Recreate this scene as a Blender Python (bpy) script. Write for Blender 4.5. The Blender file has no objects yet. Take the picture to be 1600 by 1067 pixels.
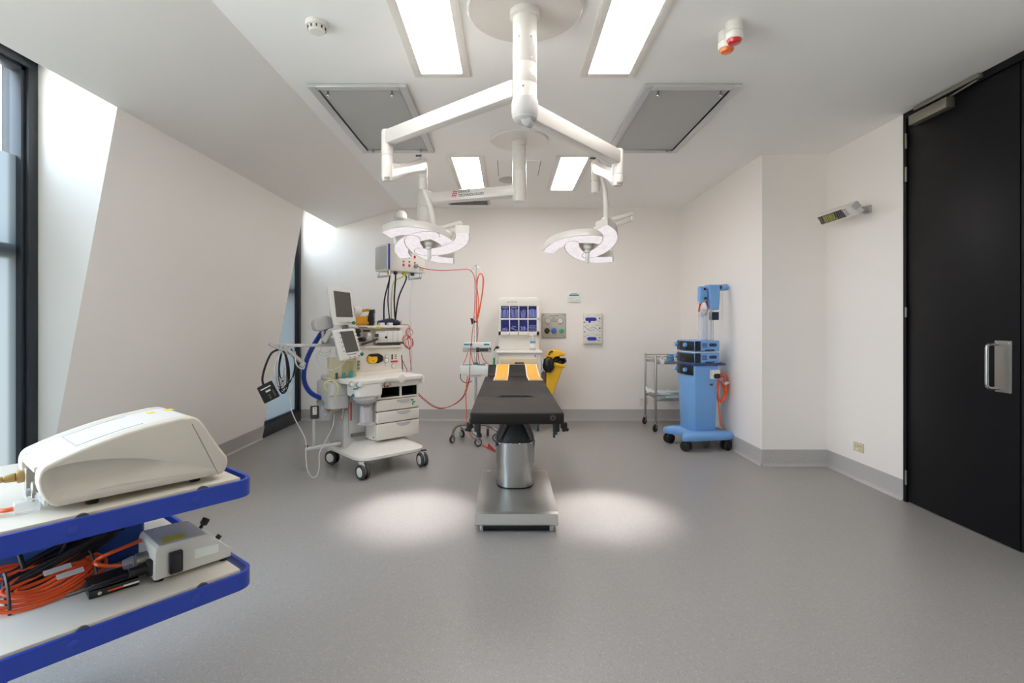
import bpy, bmesh, math, random
from mathutils import Vector as V, Matrix, Quaternion
random.seed(7)
R = math.radians
S = bpy.context.scene
COL = S.collection

# ------------------------------------------------------------------ camera
H0, FP, CU, CV = 1.29, 805.0, 793.0, 504.0      # eye height, focal length and principal point (1600x1067 frame)
cd = bpy.data.cameras.new('camera'); cam = bpy.data.objects.new('camera', cd); COL.objects.link(cam)
cam.location = (0, 0, H0); cam.rotation_euler = (R(90), 0, 0)
cd.sensor_width = 36; cd.lens = FP / 1600 * 36
cd.shift_x = (800 - CU) / 1600; cd.shift_y = -(533.5 - CV) / 1600
cd.clip_start = 0.02
S.camera = cam
S.view_settings.view_transform = 'Standard'; S.view_settings.look = 'None'
S.view_settings.gamma = 1; S.view_settings.use_curve_mapping = False
S.view_settings.exposure = 1.50
S.cycles.use_denoising = True
S.cycles.max_bounces = 14; S.cycles.diffuse_bounces = 8; S.cycles.glossy_bounces = 6
S.cycles.transmission_bounces = 8; S.cycles.transparent_max_bounces = 12
S.cycles.caustics_reflective = False; S.cycles.sample_clamp_indirect = 6

# light levels
PANEL = 6.2        # ceiling panels
SKY = 3.4          # daylight
LED = .345         # surgical light faces
SPOT = 84.0        # surgical light beams (W)

# ------------------------------------------------------------------ world: overcast bright sky
wd = bpy.data.worlds.new('sky'); S.world = wd; wd.use_nodes = True
nt = wd.node_tree; nt.nodes.clear()
out = nt.nodes.new('ShaderNodeOutputWorld'); bg = nt.nodes.new('ShaderNodeBackground')
tc = nt.nodes.new('ShaderNodeTexCoord'); sp = nt.nodes.new('ShaderNodeSeparateXYZ'); cr = nt.nodes.new('ShaderNodeValToRGB')
mp = nt.nodes.new('ShaderNodeMapRange'); mp.inputs['From Min'].default_value = -1; mp.inputs['From Max'].default_value = 1
nt.links.new(tc.outputs['Generated'], sp.inputs[0]); nt.links.new(sp.outputs['Z'], mp.inputs['Value'])
nt.links.new(mp.outputs[0], cr.inputs[0]); nt.links.new(cr.outputs[0], bg.inputs[0]); nt.links.new(bg.outputs[0], out.inputs[0])
e = cr.color_ramp.elements
e[0].position = 0.40; e[0].color = (.80, .78, .75, 1)
e[1].position = 0.56; e[1].color = (.78, .87, 1.0, 1)
e.new(0.49).color = (.82, .83, .83, 1)
e.new(1.0).color = (.62, .78, 1.0, 1)
bg.inputs[1].default_value = SKY

# ------------------------------------------------------------------ geometry helpers
def W(u, v, Y): return V(((u - CU) * Y / FP, Y, H0 - (v - CV) * Y / FP))
def G(u, v, Z=0.0):
    Y = FP * (H0 - Z) / (v - CV); return W(u, v, Y)
def frame(loc, rz=0): return Matrix.Translation(V(loc)) @ Matrix.Rotation(rz, 4, 'Z')
def catmull(pts, n=6, closed=False):
    pts = [V(p) for p in pts]; L = len(pts); o = []
    if L < 3: return pts
    rng = range(L) if closed else range(L - 1)
    for i in rng:
        if closed: a, b, c, d = pts[i-1], pts[i], pts[(i+1) % L], pts[(i+2) % L]
        else: a, b, c, d = pts[max(i-1, 0)], pts[i], pts[i+1], pts[min(i+2, L-1)]
        for k in range(n):
            t = k / n
            o.append(0.5 * ((2*b) + (c-a)*t + (2*a-5*b+4*c-d)*t*t + (-a+3*b-3*c+d)*t**3))
    if not closed: o.append(pts[-1])
    return o
def rrect(w, h, r, n=5, cx=0, cy=0):
    r = min(r, w/2-1e-5, h/2-1e-5); o = []
    for (sx, sy, a0) in ((1, 1, 0), (-1, 1, 90), (-1, -1, 180), (1, -1, 270)):
        for k in range(n + 1):
            a = R(a0 + 90 * k / n)
            o.append((cx + sx*(w/2 - r) + r*math.cos(a), cy + sy*(h/2 - r) + r*math.sin(a)))
    return o

class MB:
    """collects shapes into one mesh"""
    def __init__(s, M=None): s.bm = bmesh.new(); s.M = M or Matrix()
    def _x(s, vs, M=None):
        M = s.M @ M if M is not None else s.M
        for v in vs: v.co = M @ v.co
    def _bev(s, vs, b, seg):
        if b <= 0: return
        es = list({e for v in vs for e in v.link_edges})
        bmesh.ops.bevel(s.bm, geom=es, offset=b, segments=seg, profile=.5, affect='EDGES', clamp_overlap=True)
    def box(s, c, d, b=0, seg=2, M=None):
        r = bmesh.ops.create_cube(s.bm, size=1); vs = r['verts']
        for v in vs: v.co = V((v.co.x*d[0] + c[0], v.co.y*d[1] + c[1], v.co.z*d[2] + c[2]))
        s._x(vs, M); s._bev(vs, b, seg); return s
    def span(s, a, c, b=0, seg=2, M=None):
        return s.box([(a[i]+c[i])/2 for i in range(3)], [abs(c[i]-a[i]) for i in range(3)], b, seg, M)
    def prism(s, pts, vec, b=0, seg=2, M=None):
        pts = [V(p) for p in pts]; vec = V(vec); bm = s.bm
        a = [bm.verts.new(p) for p in pts]; c = [bm.verts.new(p + vec) for p in pts]
        n = len(a); fs = [bm.faces.new(a), bm.faces.new(c[::-1])]
        for i in range(n): fs.append(bm.faces.new((a[i], c[i], c[(i+1) % n], a[(i+1) % n])))
        bmesh.ops.recalc_face_normals(bm, faces=fs)
        vs = a + c; s._x(vs, M); s._bev(vs, b, seg); return s
    def plate(s, w, h, d, r=0.01, M=None, b=0, n=5):
        return s.prism([(x, y, 0) for x, y in rrect(w, h, r, n)], (0, 0, d), b, 2, M)
    def loft(s, rings, caps=True, closed=True, M=None):
        bm = s.bm; rs = [[bm.verts.new(V(p)) for p in ring] for ring in rings]; n = len(rs[0]); fs = []
        for a, c in zip(rs[:-1], rs[1:]):
            for i in range(n if closed else n-1): fs.append(bm.faces.new((a[i], a[(i+1) % n], c[(i+1) % n], c[i])))
        if caps: fs.append(bm.faces.new(rs[0][::-1])); fs.append(bm.faces.new(rs[-1]))
        bmesh.ops.recalc_face_normals(bm, faces=fs)
        s._x([v for r_ in rs for v in r_], M); return s
    def cyl(s, p, q, r, r2=None, n=20, b=0, M=None):
        p, q = V(p), V(q); r2 = r if r2 is None else r2
        z = (q - p).normalized(); x = z.orthogonal().normalized(); y = z.cross(x)
        def ring(c, rr): return [c + rr*(math.cos(2*math.pi*k/n)*x + math.sin(2*math.pi*k/n)*y) for k in range(n)]
        rings = [ring(p, r), ring(q, r2)]
        if b > 0:
            L = (q-p).length; b = min(b, L*.45, min(r, r2)*.9)
            rings = [ring(p, r-b), ring(p+z*b*.3, r-b*.3), ring(p+z*b, r), ring(q-z*b, r2), ring(q-z*b*.3, r2-b*.3), ring(q, r2-b)]
        return s.loft(rings, M=M)
    def lathe(s, prof, n=28, M=None):
        rings = [[(max(r, 1e-4)*math.cos(2*math.pi*k/n), max(r, 1e-4)*math.sin(2*math.pi*k/n), z) for k in range(n)] for r, z in prof]
        return s.loft(rings, M=M)
    def tube(s, pts, r, n=7, smooth=5, closed=False, M=None):
        pts = catmull(pts, smooth, closed) if smooth else [V(p) for p in pts]
        rr = r if callable(r) else (lambda t: r)
        L = len(pts); rings = []; x = None
        for i, p in enumerate(pts):
            a = pts[i-1] if (i or closed) else p; c = pts[(i+1) % L] if (i < L-1 or closed) else p
            t = (c - a)
            t = t.normalized() if t.length > 1e-9 else V((0, 0, 1))
            x = t.orthogonal().normalized() if x is None else (x - t*x.dot(t)).normalized()
            y = t.cross(x); q = rr(i / max(L-1, 1))
            rings.append([p + q*(math.cos(2*math.pi*k/n)*x + math.sin(2*math.pi*k/n)*y) for k in range(n)])
        if closed: rings.append(rings[0])
        return s.loft(rings, caps=not closed, M=M)
    def sphere(s, c, r, sc=(1, 1, 1), M=None, u=20, v=12):
        q = bmesh.ops.create_uvsphere(s.bm, u_segments=u, v_segments=v, radius=r)['verts']
        for w in q: w.co = V((w.co.x*sc[0]+c[0], w.co.y*sc[1]+c[1], w.co.z*sc[2]+c[2]))
        s._x(q, M); return s
    def bar(s, p, q, w, h, b=0, up=(0, 0, 1), M=None):
        """rectangular bar from p to q, w wide across, h tall"""
        p, q = V(p), V(q); t = (q-p).normalized(); x = t.cross(V(up))
        x = x.normalized() if x.length > 1e-6 else t.orthogonal().normalized(); y = x.cross(t)
        return s.prism([p + sx*w/2*x + sy*h/2*y for sx, sy in ((-1, -1), (1, -1), (1, 1), (-1, 1))], q - p, b, 2, M)
    def mesh(s, name, m, ang=38):
        me = bpy.data.meshes.new(name); bmesh.ops.remove_doubles(s.bm, verts=s.bm.verts, dist=1e-6)
        bmesh.ops.recalc_face_normals(s.bm, faces=s.bm.faces)
        s.bm.to_mesh(me); s.bm.free()
        for p in me.polygons: p.use_smooth = True
        me.set_sharp_from_angle(angle=R(ang))
        me.materials.append(m); return me

FR = {}                                              # object -> world matrix at build time
def part(mb, name, m, parent=None, M=None, label=None, ang=38):
    o = bpy.data.objects.new(name, mb.mesh(name, m, ang)); COL.objects.link(o)
    if parent is not None: o.parent = parent
    if M is not None: o.matrix_local = M
    FR[o] = (FR[parent] if parent is not None else Matrix()) @ (M or Matrix())
    if label: o['label'] = label
    return o
def thing(name, label, cat, loc=(0, 0, 0), rz=0.0, group=None, M=None):
    o = bpy.data.objects.new(name, None); COL.objects.link(o); o.empty_display_size = .1
    o.matrix_world = M if M is not None else frame(loc, rz)
    FR[o] = M.copy() if M is not None else frame(loc, rz)
    o['label'] = label; o['category'] = cat
    if group: o['group'] = group
    return o
def solo(mb, name, m, label, cat, group=None, ang=38):
    """one-mesh thing authored in world coordinates; its origin moves to its base"""
    vs = mb.bm.verts; lo = V((min(v.co.x for v in vs), min(v.co.y for v in vs), min(v.co.z for v in vs)))
    hi = V((max(v.co.x for v in vs), max(v.co.y for v in vs), 0)); c = V(((lo.x+hi.x)/2, (lo.y+hi.y)/2, lo.z))
    for v in vs: v.co -= c
    o = bpy.data.objects.new(name, mb.mesh(name, m, ang)); COL.objects.link(o); o.location = c
    FR[o] = Matrix.Translation(c); o['label'] = label; o['category'] = cat
    if group: o['group'] = group
    return o
def struct(mb, name, m, parent=None):
    o = part(mb, name, m, parent); o['kind'] = 'structure'; return o
def hit(o, u, v, axis, val):
    """local point of thing o where the sight line through photo point (u, v) meets the local plane axis = val"""
    I = FR[o].inverted(); p = I @ V((0, 0, H0)); d = I.to_3x3() @ V(((u-CU)/FP, 1, -(v-CV)/FP))
    t = (val - p[axis]) / d[axis]; return p + d*t
def loc(o, p): return FR[o].inverted() @ V(p)
def dup(o, M=None, label=None, parent=None):
    c = o.copy(); COL.objects.link(c)
    if parent is not None: c.parent = parent
    if M is not None: c.matrix_local = M
    FR[c] = (FR[parent] if parent is not None else Matrix()) @ (M if M is not None else o.matrix_local)
    for ch in list(o.children): dup(ch, None, None, c)
    if label: c['label'] = label
    return c
def text(s, size, name, m, parent, M, sp=1.0):
    cu = bpy.data.curves.new(name, 'FONT'); cu.body = s; cu.size = size; cu.extrude = .0006; cu.shear = .18; cu.space_character = sp
    t = bpy.data.objects.new(name, cu); COL.objects.link(t)
    dg = bpy.context.evaluated_depsgraph_get(); dg.update()
    me = bpy.data.meshes.new_from_object(t.evaluated_get(dg)); bpy.data.objects.remove(t); bpy.data.curves.remove(cu)
    me.materials.clear(); me.materials.append(m)
    o = bpy.data.objects.new(name, me); COL.objects.link(o); o.parent = parent; o.matrix_local = M; FR[o] = FR[parent] @ M
    return o

# ------------------------------------------------------------------ materials
def lin(c):
    def f(x):
        x /= 255.0; return x/12.92 if x <= .04045 else ((x+.055)/1.055)**2.4
    return (f(c[0]), f(c[1]), f(c[2]), 1)
def mat(name, c, rough=.5, metal=0.0, var=.04, scale=30, bump=0.0, coat=0.0, spec=.5, rvar=.05, stretch=None):
    m = bpy.data.materials.new(name); m.use_nodes = True; t = m.node_tree; N = t.nodes; L = t.links
    p = N['Principled BSDF']; a = lin(c)
    p.inputs['Metallic'].default_value = metal; p.inputs['Coat Weight'].default_value = coat
    p.inputs['Specular IOR Level'].default_value = spec
    tc = N.new('ShaderNodeTexCoord'); nz = N.new('ShaderNodeTexNoise'); nz.inputs['Scale'].default_value = scale; nz.inputs['Detail'].default_value = 3
    if stretch:
        mpn = N.new('ShaderNodeMapping'); mpn.inputs['Scale'].default_value = stretch
        L.new(tc.outputs['Object'], mpn.inputs[0]); L.new(mpn.outputs[0], nz.inputs['Vector'])
    else: L.new(tc.outputs['Object'], nz.inputs['Vector'])
    mx = N.new('ShaderNodeMix'); mx.data_type = 'RGBA'
    mx.inputs[6].default_value = tuple(x*(1-var) for x in a[:3]) + (1,); mx.inputs[7].default_value = tuple(min(1, x*(1+var)) for x in a[:3]) + (1,)
    L.new(nz.outputs['Fac'], mx.inputs[0]); L.new(mx.outputs[2], p.inputs['Base Color'])
    mr = N.new('ShaderNodeMapRange'); mr.inputs['To Min'].default_value = max(0, rough-rvar); mr.inputs['To Max'].default_value = min(1, rough+rvar)
    L.new(nz.outputs['Fac'], mr.inputs['Value']); L.new(mr.outputs[0], p.inputs['Roughness'])
    if bump:
        b = N.new('ShaderNodeBump'); b.inputs['Strength'].default_value = bump; b.inputs['Distance'].default_value = .002
        L.new(nz.outputs['Fac'], b.inputs['Height']); L.new(b.outputs[0], p.inputs['Normal'])
    return m
def emit(name, c, st, tex=0.0):
    m = bpy.data.materials.new(name); m.use_nodes = True; N = m.node_tree.nodes; L = m.node_tree.links; N.clear()
    o = N.new('ShaderNodeOutputMaterial'); em = N.new('ShaderNodeEmission'); a = lin(c)
    em.inputs[0].default_value = a; em.inputs[1].default_value = st
    if tex:
        tc = N.new('ShaderNodeTexCoord'); vz = N.new('ShaderNodeTexVoronoi'); vz.inputs['Scale'].default_value = 34
        mx = N.new('ShaderNodeMix'); mx.data_type = 'RGBA'
        mx.inputs[6].default_value = a; mx.inputs[7].default_value = tuple(x*(1-tex) for x in a[:3]) + (1,)
        L.new(tc.outputs['Object'], vz.inputs['Vector']); L.new(vz.outputs['Distance'], mx.inputs[0]); L.new(mx.outputs[2], em.inputs[0])
    L.new(em.outputs[0], o.inputs[0]); return m
def clear(name, c, solid=.22, rough=.08):
    """clear plastic or glass: light passes straight through, with tint and reflections"""
    m = bpy.data.materials.new(name); m.use_nodes = True; N = m.node_tree.nodes; L = m.node_tree.links
    p = N['Principled BSDF']; p.inputs['Base Color'].default_value = lin(c); p.inputs['Roughness'].default_value = rough
    t = N.new('ShaderNodeBsdfTransparent'); a = lin(c); t.inputs[0].default_value = tuple(.55+.45*x for x in a[:3]) + (1,)
    lw = N.new('ShaderNodeLayerWeight'); lw.inputs[0].default_value = .25
    mr = N.new('ShaderNodeMapRange'); mr.inputs['To Min'].default_value = solid; mr.inputs['To Max'].default_value = min(1, solid+.55)
    mx = N.new('ShaderNodeMixShader'); L.new(lw.outputs['Facing'], mr.inputs['Value']); L.new(mr.outputs[0], mx.inputs[0])
    L.new(t.outputs[0], mx.inputs[1]); L.new(p.outputs[0], mx.inputs[2])
    L.new(mx.outputs[0], N['Material Output'].inputs[0]); return m

m_wall = mat('wall_paint', (240, 234, 228), .6, var=.012, scale=2.5, spec=.3)
m_slope = mat('slope_paint', (240, 237, 232), .6, var=.012, scale=2.5, spec=.3)
m_ceil = mat('ceiling_paint', (244, 243, 240), .65, var=.01, scale=2, spec=.3)
m_base = mat('coved_vinyl', (182, 178, 175), .45, var=.05, scale=60)
m_white = mat('white_enamel', (218, 213, 206), .3, var=.015, coat=.2)
m_whiteplast = mat('white_plastic', (226, 222, 214), .4, var=.02)
m_cream = mat('machine_cream', (224, 217, 206), .42, var=.02)
m_greyplast = mat('light_grey_plastic', (186, 184, 182), .45, var=.03)
m_midgrey = mat('mid_grey_plastic', (132, 134, 136), .5, var=.04)
m_dark = mat('dark_grey_plastic', (58, 58, 60), .5, var=.06)
m_black = mat('black_plastic', (22, 22, 24), .42, var=.1)
m_rubber = mat('black_rubber', (26, 26, 28), .6, var=.1)
m_hole = mat('dark_void', (8, 8, 9), .8, var=.1)
m_frame = mat('window_frame_paint', (30, 34, 40), .4, var=.05)
m_door = mat('door_laminate', (15, 15, 18), .42, var=.04, scale=8, spec=.22)
m_steel = mat('stainless_steel', (176, 176, 174), .3, 1.0, var=.05, scale=14, stretch=(1, 1, 30))
m_steelb = mat('brushed_steel_base', (182, 180, 176), .42, .75, var=.05, scale=12, stretch=(30, 1, 1))
m_chrome = mat('chrome', (205, 206, 208), .16, 1.0, var=.02)
m_satin = mat('satin_metal', (150, 145, 134), .42, .8, var=.05)
m_alu = mat('aluminium', (205, 205, 205), .4, .5, var=.04)
m_vent = mat('filter_mesh', (182, 182, 180), .55, .1, var=.05, scale=5)
m_blue = mat('blue_rim', (32, 62, 168), .32, var=.04)
m_bluepanel = mat('blue_panel', (38, 78, 150), .38, var=.05)
m_lam = mat('shelf_laminate', (208, 201, 188), .35, var=.02)
m_beige = mat('beige_housing', (205, 199, 186), .42, var=.02)
m_beigetop = mat('pale_housing', (216, 214, 210), .4, var=.02)
m_greybox = mat('grey_enamel', (206, 205, 198), .35, var=.03)
m_tower = mat('tower_blue', (116, 166, 222), .38, var=.03)
m_towerd = mat('tower_navy', (38, 62, 112), .35, var=.04)
m_orange = mat('orange_cord', (232, 92, 38), .45, var=.06)
m_red = mat('red_plastic', (196, 26, 34), .4, var=.05)
m_redline = mat('red_cord', (196, 62, 52), .5, var=.06)
m_yellow = mat('yellow_plastic', (240, 184, 28), .42, var=.04)
m_yellowd = mat('amber_plastic', (224, 158, 28), .42, var=.05)
m_palecable = mat('pale_cable', (205, 205, 205), .45, var=.03)
m_yelcable = mat('yellow_hose', (214, 212, 128), .45, var=.04)
m_navy = mat('navy_cloth', (28, 32, 66), .7, var=.15)
m_hose = mat('blue_corrugated', (32, 66, 160), .45, var=.08)
m_teal = mat('teal_plastic', (40, 132, 142), .4, var=.05)
m_green = mat('green_plastic', (36, 160, 100), .4, var=.06)
m_screen = mat('switched_off_screen', (96, 92, 84), .25, var=.05)
m_pad = mat('black_vinyl_pad', (22, 18, 15), .5, var=.08, scale=50, spec=.28)
m_gel = mat('amber_gel', (236, 176, 62), .3, var=.1, scale=22)
m_gelw = mat('gel_backing', (240, 232, 214), .5, var=.03)
m_bag = mat('black_bin_bag', (16, 17, 19), .3, var=.2, scale=9, bump=.4)
m_paper = mat('paper_pack', (222, 230, 232), .6, var=.05)
m_palegreen = mat('pale_green_drape', (196, 216, 212), .65, var=.05)
m_drawer = mat('drawer_tan', (222, 202, 168), .45, var=.03)
m_binblue = mat('bin_navy', (34, 42, 128), .35, var=.12)
m_blueillus = mat('blue_device_print', (44, 48, 178), .35, var=.1)
m_line = mat('grey_print', (120, 118, 118), .6, var=.02)
m_ink = mat('black_ink', (30, 30, 34), .6, var=.02)
m_magenta = mat('magenta_ink', (206, 40, 92), .6, var=.02)
m_yellowlab = mat('yellow_label', (220, 208, 60), .5, var=.12, scale=90)
m_socket = mat('cream_socket', (206, 198, 164), .4, var=.03)
m_brass = mat('brass', (176, 150, 100), .35, .9, var=.05)
m_redlens = mat('red_lens', (206, 22, 40), .15, var=.1, coat=.6)
m_orangelens = mat('orange_lens', (240, 110, 12), .15, var=.1, coat=.6)
m_canwhite = mat('white_granules', (228, 222, 214), .8, var=.06, scale=160)
m_skyblue = mat('sky_blue_label', (84, 152, 204), .5, var=.05)
m_led = emit('led_face', (255, 246, 248), LED, .16)
m_panel = emit('ceiling_panel_light', (255, 248, 245), PANEL)
m_clear = clear('clear_plastic', (238, 241, 244), .10)
m_clearyel = clear('yellowed_clear_plastic', (228, 222, 186), .14)
m_clearblue = clear('blue_tinted_cover', (190, 196, 246), .03, .15)
def glass(name):
    m = bpy.data.materials.new(name); m.use_nodes = True; N = m.node_tree.nodes; L = m.node_tree.links; N.clear()
    o = N.new('ShaderNodeOutputMaterial'); t = N.new('ShaderNodeBsdfTransparent'); t.inputs[0].default_value = (.92, .96, .97, 1)
    g = N.new('ShaderNodeBsdfGlossy'); g.inputs['Roughness'].default_value = .02; lw = N.new('ShaderNodeLayerWeight'); lw.inputs[0].default_value = .5; pw = N.new('ShaderNodeMath'); pw.operation = 'POWER'; pw.inputs[1].default_value = 5; f = N.new('ShaderNodeMath'); f.operation = 'MULTIPLY_ADD'; f.inputs[1].default_value = .85; f.inputs[2].default_value = .03; L.new(lw.outputs['Facing'], pw.inputs[0]); L.new(pw.outputs[0], f.inputs[0])
    nz = N.new('ShaderNodeTexNoise'); nz.inputs['Scale'].default_value = 1.5; bp = N.new('ShaderNodeBump'); bp.inputs['Strength'].default_value = .02
    L.new(nz.outputs['Fac'], bp.inputs['Height']); L.new(bp.outputs[0], g.inputs['Normal'])
    mx = N.new('ShaderNodeMixShader'); L.new(f.outputs[0], mx.inputs[0]); L.new(t.outputs[0], mx.inputs[1]); L.new(g.outputs[0], mx.inputs[2]); L.new(mx.outputs[0], o.inputs[0]); return m
m_glass = glass('window_glass')
m_jar = clear('clear_jar', (232, 230, 232), .26)
m_pump = mat('pump_white', (228, 232, 228), .4, var=.02)
m_uv = mat('yellow_green_tube', (196, 206, 70), .4, var=.1)

# floor: grey speckled vinyl
m_floor = mat('speckled_vinyl', (155, 152, 149), .36, var=.03, scale=3, spec=.45)
def _speckle(m, dark, light):
    t = m.node_tree; N = t.nodes; L = t.links; p = N['Principled BSDF']
    base = [l for l in L if l.to_socket == p.inputs['Base Color']][0].from_socket
    tc = N.new('ShaderNodeTexCoord'); v = N.new('ShaderNodeTexVoronoi'); v.inputs['Scale'].default_value = 230
    L.new(tc.outputs['Object'], v.inputs['Vector'])
    sx = N.new('ShaderNodeSeparateColor'); L.new(v.outputs['Color'], sx.inputs[0])
    mr = N.new('ShaderNodeMapRange'); mr.inputs['From Min'].default_value = .93; mr.inputs['From Max'].default_value = .97; L.new(sx.outputs[0], mr.inputs['Value'])
    m2 = N.new('ShaderNodeMapRange'); m2.inputs['From Min'].default_value = .90; m2.inputs['From Max'].default_value = .95; L.new(sx.outputs[1], m2.inputs['Value'])
    a = N.new('ShaderNodeMix'); a.data_type = 'RGBA'; L.new(mr.outputs[0], a.inputs[0]); L.new(base, a.inputs[6]); a.inputs[7].default_value = lin(light)
    b = N.new('ShaderNodeMix'); b.data_type = 'RGBA'; L.new(m2.outputs[0], b.inputs[0]); L.new(a.outputs[2], b.inputs[6]); b.inputs[7].default_value = lin(dark)
    L.new(b.outputs[2], p.inputs['Base Color'])
_speckle(m_floor, (144, 141, 138), (174, 171, 168))
_speckle(m_base, (172, 168, 165), (196, 192, 190))

# frosted film on the window glass: part of the light scatters, part passes blurred
m_film = bpy.data.materials.new('frosted_film'); m_film.use_nodes = True
def _film():
    N = m_film.node_tree.nodes; L = m_film.node_tree.links; N.clear()
    o = N.new('ShaderNodeOutputMaterial'); t = N.new('ShaderNodeBsdfTranslucent'); t.inputs[0].default_value = (.116, .124, .126, 1)
    g = N.new('ShaderNodeBsdfRefraction'); g.inputs['Color'].default_value = (.098, .105, .107, 1); g.inputs['Roughness'].default_value = .45; g.inputs['IOR'].default_value = 1.25
    tc = N.new('ShaderNodeTexCoord'); nz = N.new('ShaderNodeTexNoise'); nz.inputs['Scale'].default_value = 120; bp = N.new('ShaderNodeBump'); bp.inputs['Strength'].default_value = .3; bp.inputs['Distance'].default_value = .002
    L.new(tc.outputs['Object'], nz.inputs['Vector']); L.new(nz.outputs['Fac'], bp.inputs['Height']); L.new(bp.outputs[0], g.inputs['Normal'])
    mx = N.new('ShaderNodeMixShader'); mx.inputs[0].default_value = .55; L.new(t.outputs[0], mx.inputs[1]); L.new(g.outputs[0], mx.inputs[2]); L.new(mx.outputs[0], o.inputs[0])
_film()

# ------------------------------------------------------------------ room shell
ZC, YB, YF = 2.80, 6.79, -1.3
XC, XK, ZK, XW = -1.388, -2.262, 2.538, -2.735        # ceiling crease, slope crease, window line
XS, ZS = -2.72, 2.79                                  # window head line
RX1, YR, RX2 = 2.29, 4.635, 2.876                     # right wall far part, return, right wall near part
struct(MB().span((-3.1, YF-.1, -.12), (3.05, YB+.1, 0)), 'floor', m_floor)
struct(MB().span((XC, YF-.1, ZC), (3.05, YB+.1, ZC+.12)), 'ceiling', m_ceil)
# raking plaster that comes down from the flat ceiling, with the window heads cut up behind it
struct(MB().prism([(XC, YF-.1, ZC), (XK, YF-.1, ZK), (XS, YF-.1, ZS), (-2.95, YF-.1, ZS), (-2.95, YF-.1, ZC+.12), (XC, YF-.1, ZC+.12)], (0, YB-YF+.2, 0)), 'ceiling_left', m_slope)
WN1, WN2 = 2.987, 5.72
def slope(y0, y1):
    return MB().prism([(XK, y0, ZK), (XW, y0, 0), (-2.905, y0, 0), (-2.905, y0, ZS), (XS, y0, ZS)], (0, y1-y0, 0))
struct(slope(WN1, WN2), 'wall_left', m_slope)
struct(slope(YF-.1, -.55), 'wall_left', m_slope)
struct(MB().span((-2.95, YB, 0), (RX1+.1, YB+.12, ZC)), 'wall_back', m_wall)
struct(MB().span((RX1, YR+.12, 0), (RX1+.12, YB, ZC)), 'wall_right', m_wall)
struct(MB().span((RX1, YR, 0), (RX2+.12, YR+.12, ZC)), 'wall_right', m_wall)
struct(MB().span((RX2, 3.73, 0), (RX2+.12, YR, ZC)), 'wall_right', m_wall)
struct(MB().span((RX2, YF, 0), (RX2+.12, 2.42, ZC)), 'wall_right', m_wall)
struct(MB().span((-2.95, YF-.12, 0), (3.05, YF, ZC)), 'wall_front', m_wall)
# coved skirting
def skirt(p, q, nrm, name, h=.148):
    p, q, nrm = V(p), V(q), V(nrm)
    prof = [(.0, 0), (.022, 0), (.010, .012), (.006, .03), (.005, h), (0, h)]
    struct(MB().prism([p + nrm*a + V((0, 0, z)) for a, z in prof], q-p), name, m_base)
skirt((XW, YB, 0), (RX1, YB, 0), (0, -1, 0), 'baseboard_back')
skirt((RX1, YB, 0), (RX1, YR, 0), (-1, 0, 0), 'baseboard_right')
skirt((RX1, YR, 0), (RX2, YR, 0), (0, -1, 0), 'baseboard_right')
skirt((RX2, YR, 0), (RX2, 3.735, 0), (-1, 0, 0), 'baseboard_right')
def skirt_left(y0, y1):
    k = (XK - XW) / ZK
    struct(MB().prism([(XW, y0, 0), (XW+.03, y0, 0), (XW+.014, y0, .014), (XW+.012+k*.148, y0, .148), (XW+k*.148, y0, .148)], (0, y1-y0, 0)), 'baseboard_left', m_base)
skirt_left(WN1, WN2); skirt_left(YF, -.55)

# windows: dark frames, glass with frosted film, outer transom and reveal lining
def window(n, y0, y1, linings):
    w = bpy.data.objects.new('window_%d' % n, None); COL.objects.link(w); w['kind'] = 'structure'; w.location = (XS, y0, 0); FR[w] = frame((XS, y0, 0))
    L = y1 - y0
    f = MB()
    f.span((-.10, 0, 0), (0, L, .14), .004).span((-.10, 0, ZS-.05), (0, L, ZS), .004)
    f.span((-.10, L-.06, .14), (0, L, ZS-.05), .003).span((-.10, 0, .14), (0, .06, ZS-.05), .003)
    f.span((-.085, L-.085, .14), (-.02, L-.06, ZS-.05), .002).span((-.085, .06, .14), (-.02, .085, ZS-.05), .002)
    f.span((-.085, .06, .14), (-.02, L-.06, .165), .002).span((-.085, .06, ZS-.075), (-.02, L-.06, ZS-.05), .002)
    struct(f, 'window_frame', m_frame, w)
    struct(MB().span((-.062, .07, .15), (-.056, L-.07, ZS-.06)), 'glass_pane', m_glass, w)
    g = MB(); a = max(.07, L-1.20); g.bm.faces.new([g.bm.verts.new(p) for p in ((-.05, a, .15), (-.05, L-.07, .15), (-.05, L-.07, 2.232), (-.05, a, 2.232))])
    struct(g, 'frosted_film', m_film, w)
    if a > .07: struct(MB().span((-.10, a-.04, .14), (0, a, ZS-.05), .003), 'window_mullion', m_frame, w)
    struct(MB().span((-.17, 0, 1.655), (-.09, L, 1.735)), 'transom', m_frame, w)
    for a, b, d in linings: struct(MB().span((-d-.115, a, 0), (-d, b, ZS)), 'outer_reveal_lining', m_black, w)  # dark cladding that lines the outer window reveal
    return w
window(1, -.55, WN1, [(3.505, 3.535, .068)])  # near stretch out of view, lengthened and left unfilmed to let in more daylight
window(2, WN2, YB, [])

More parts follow.
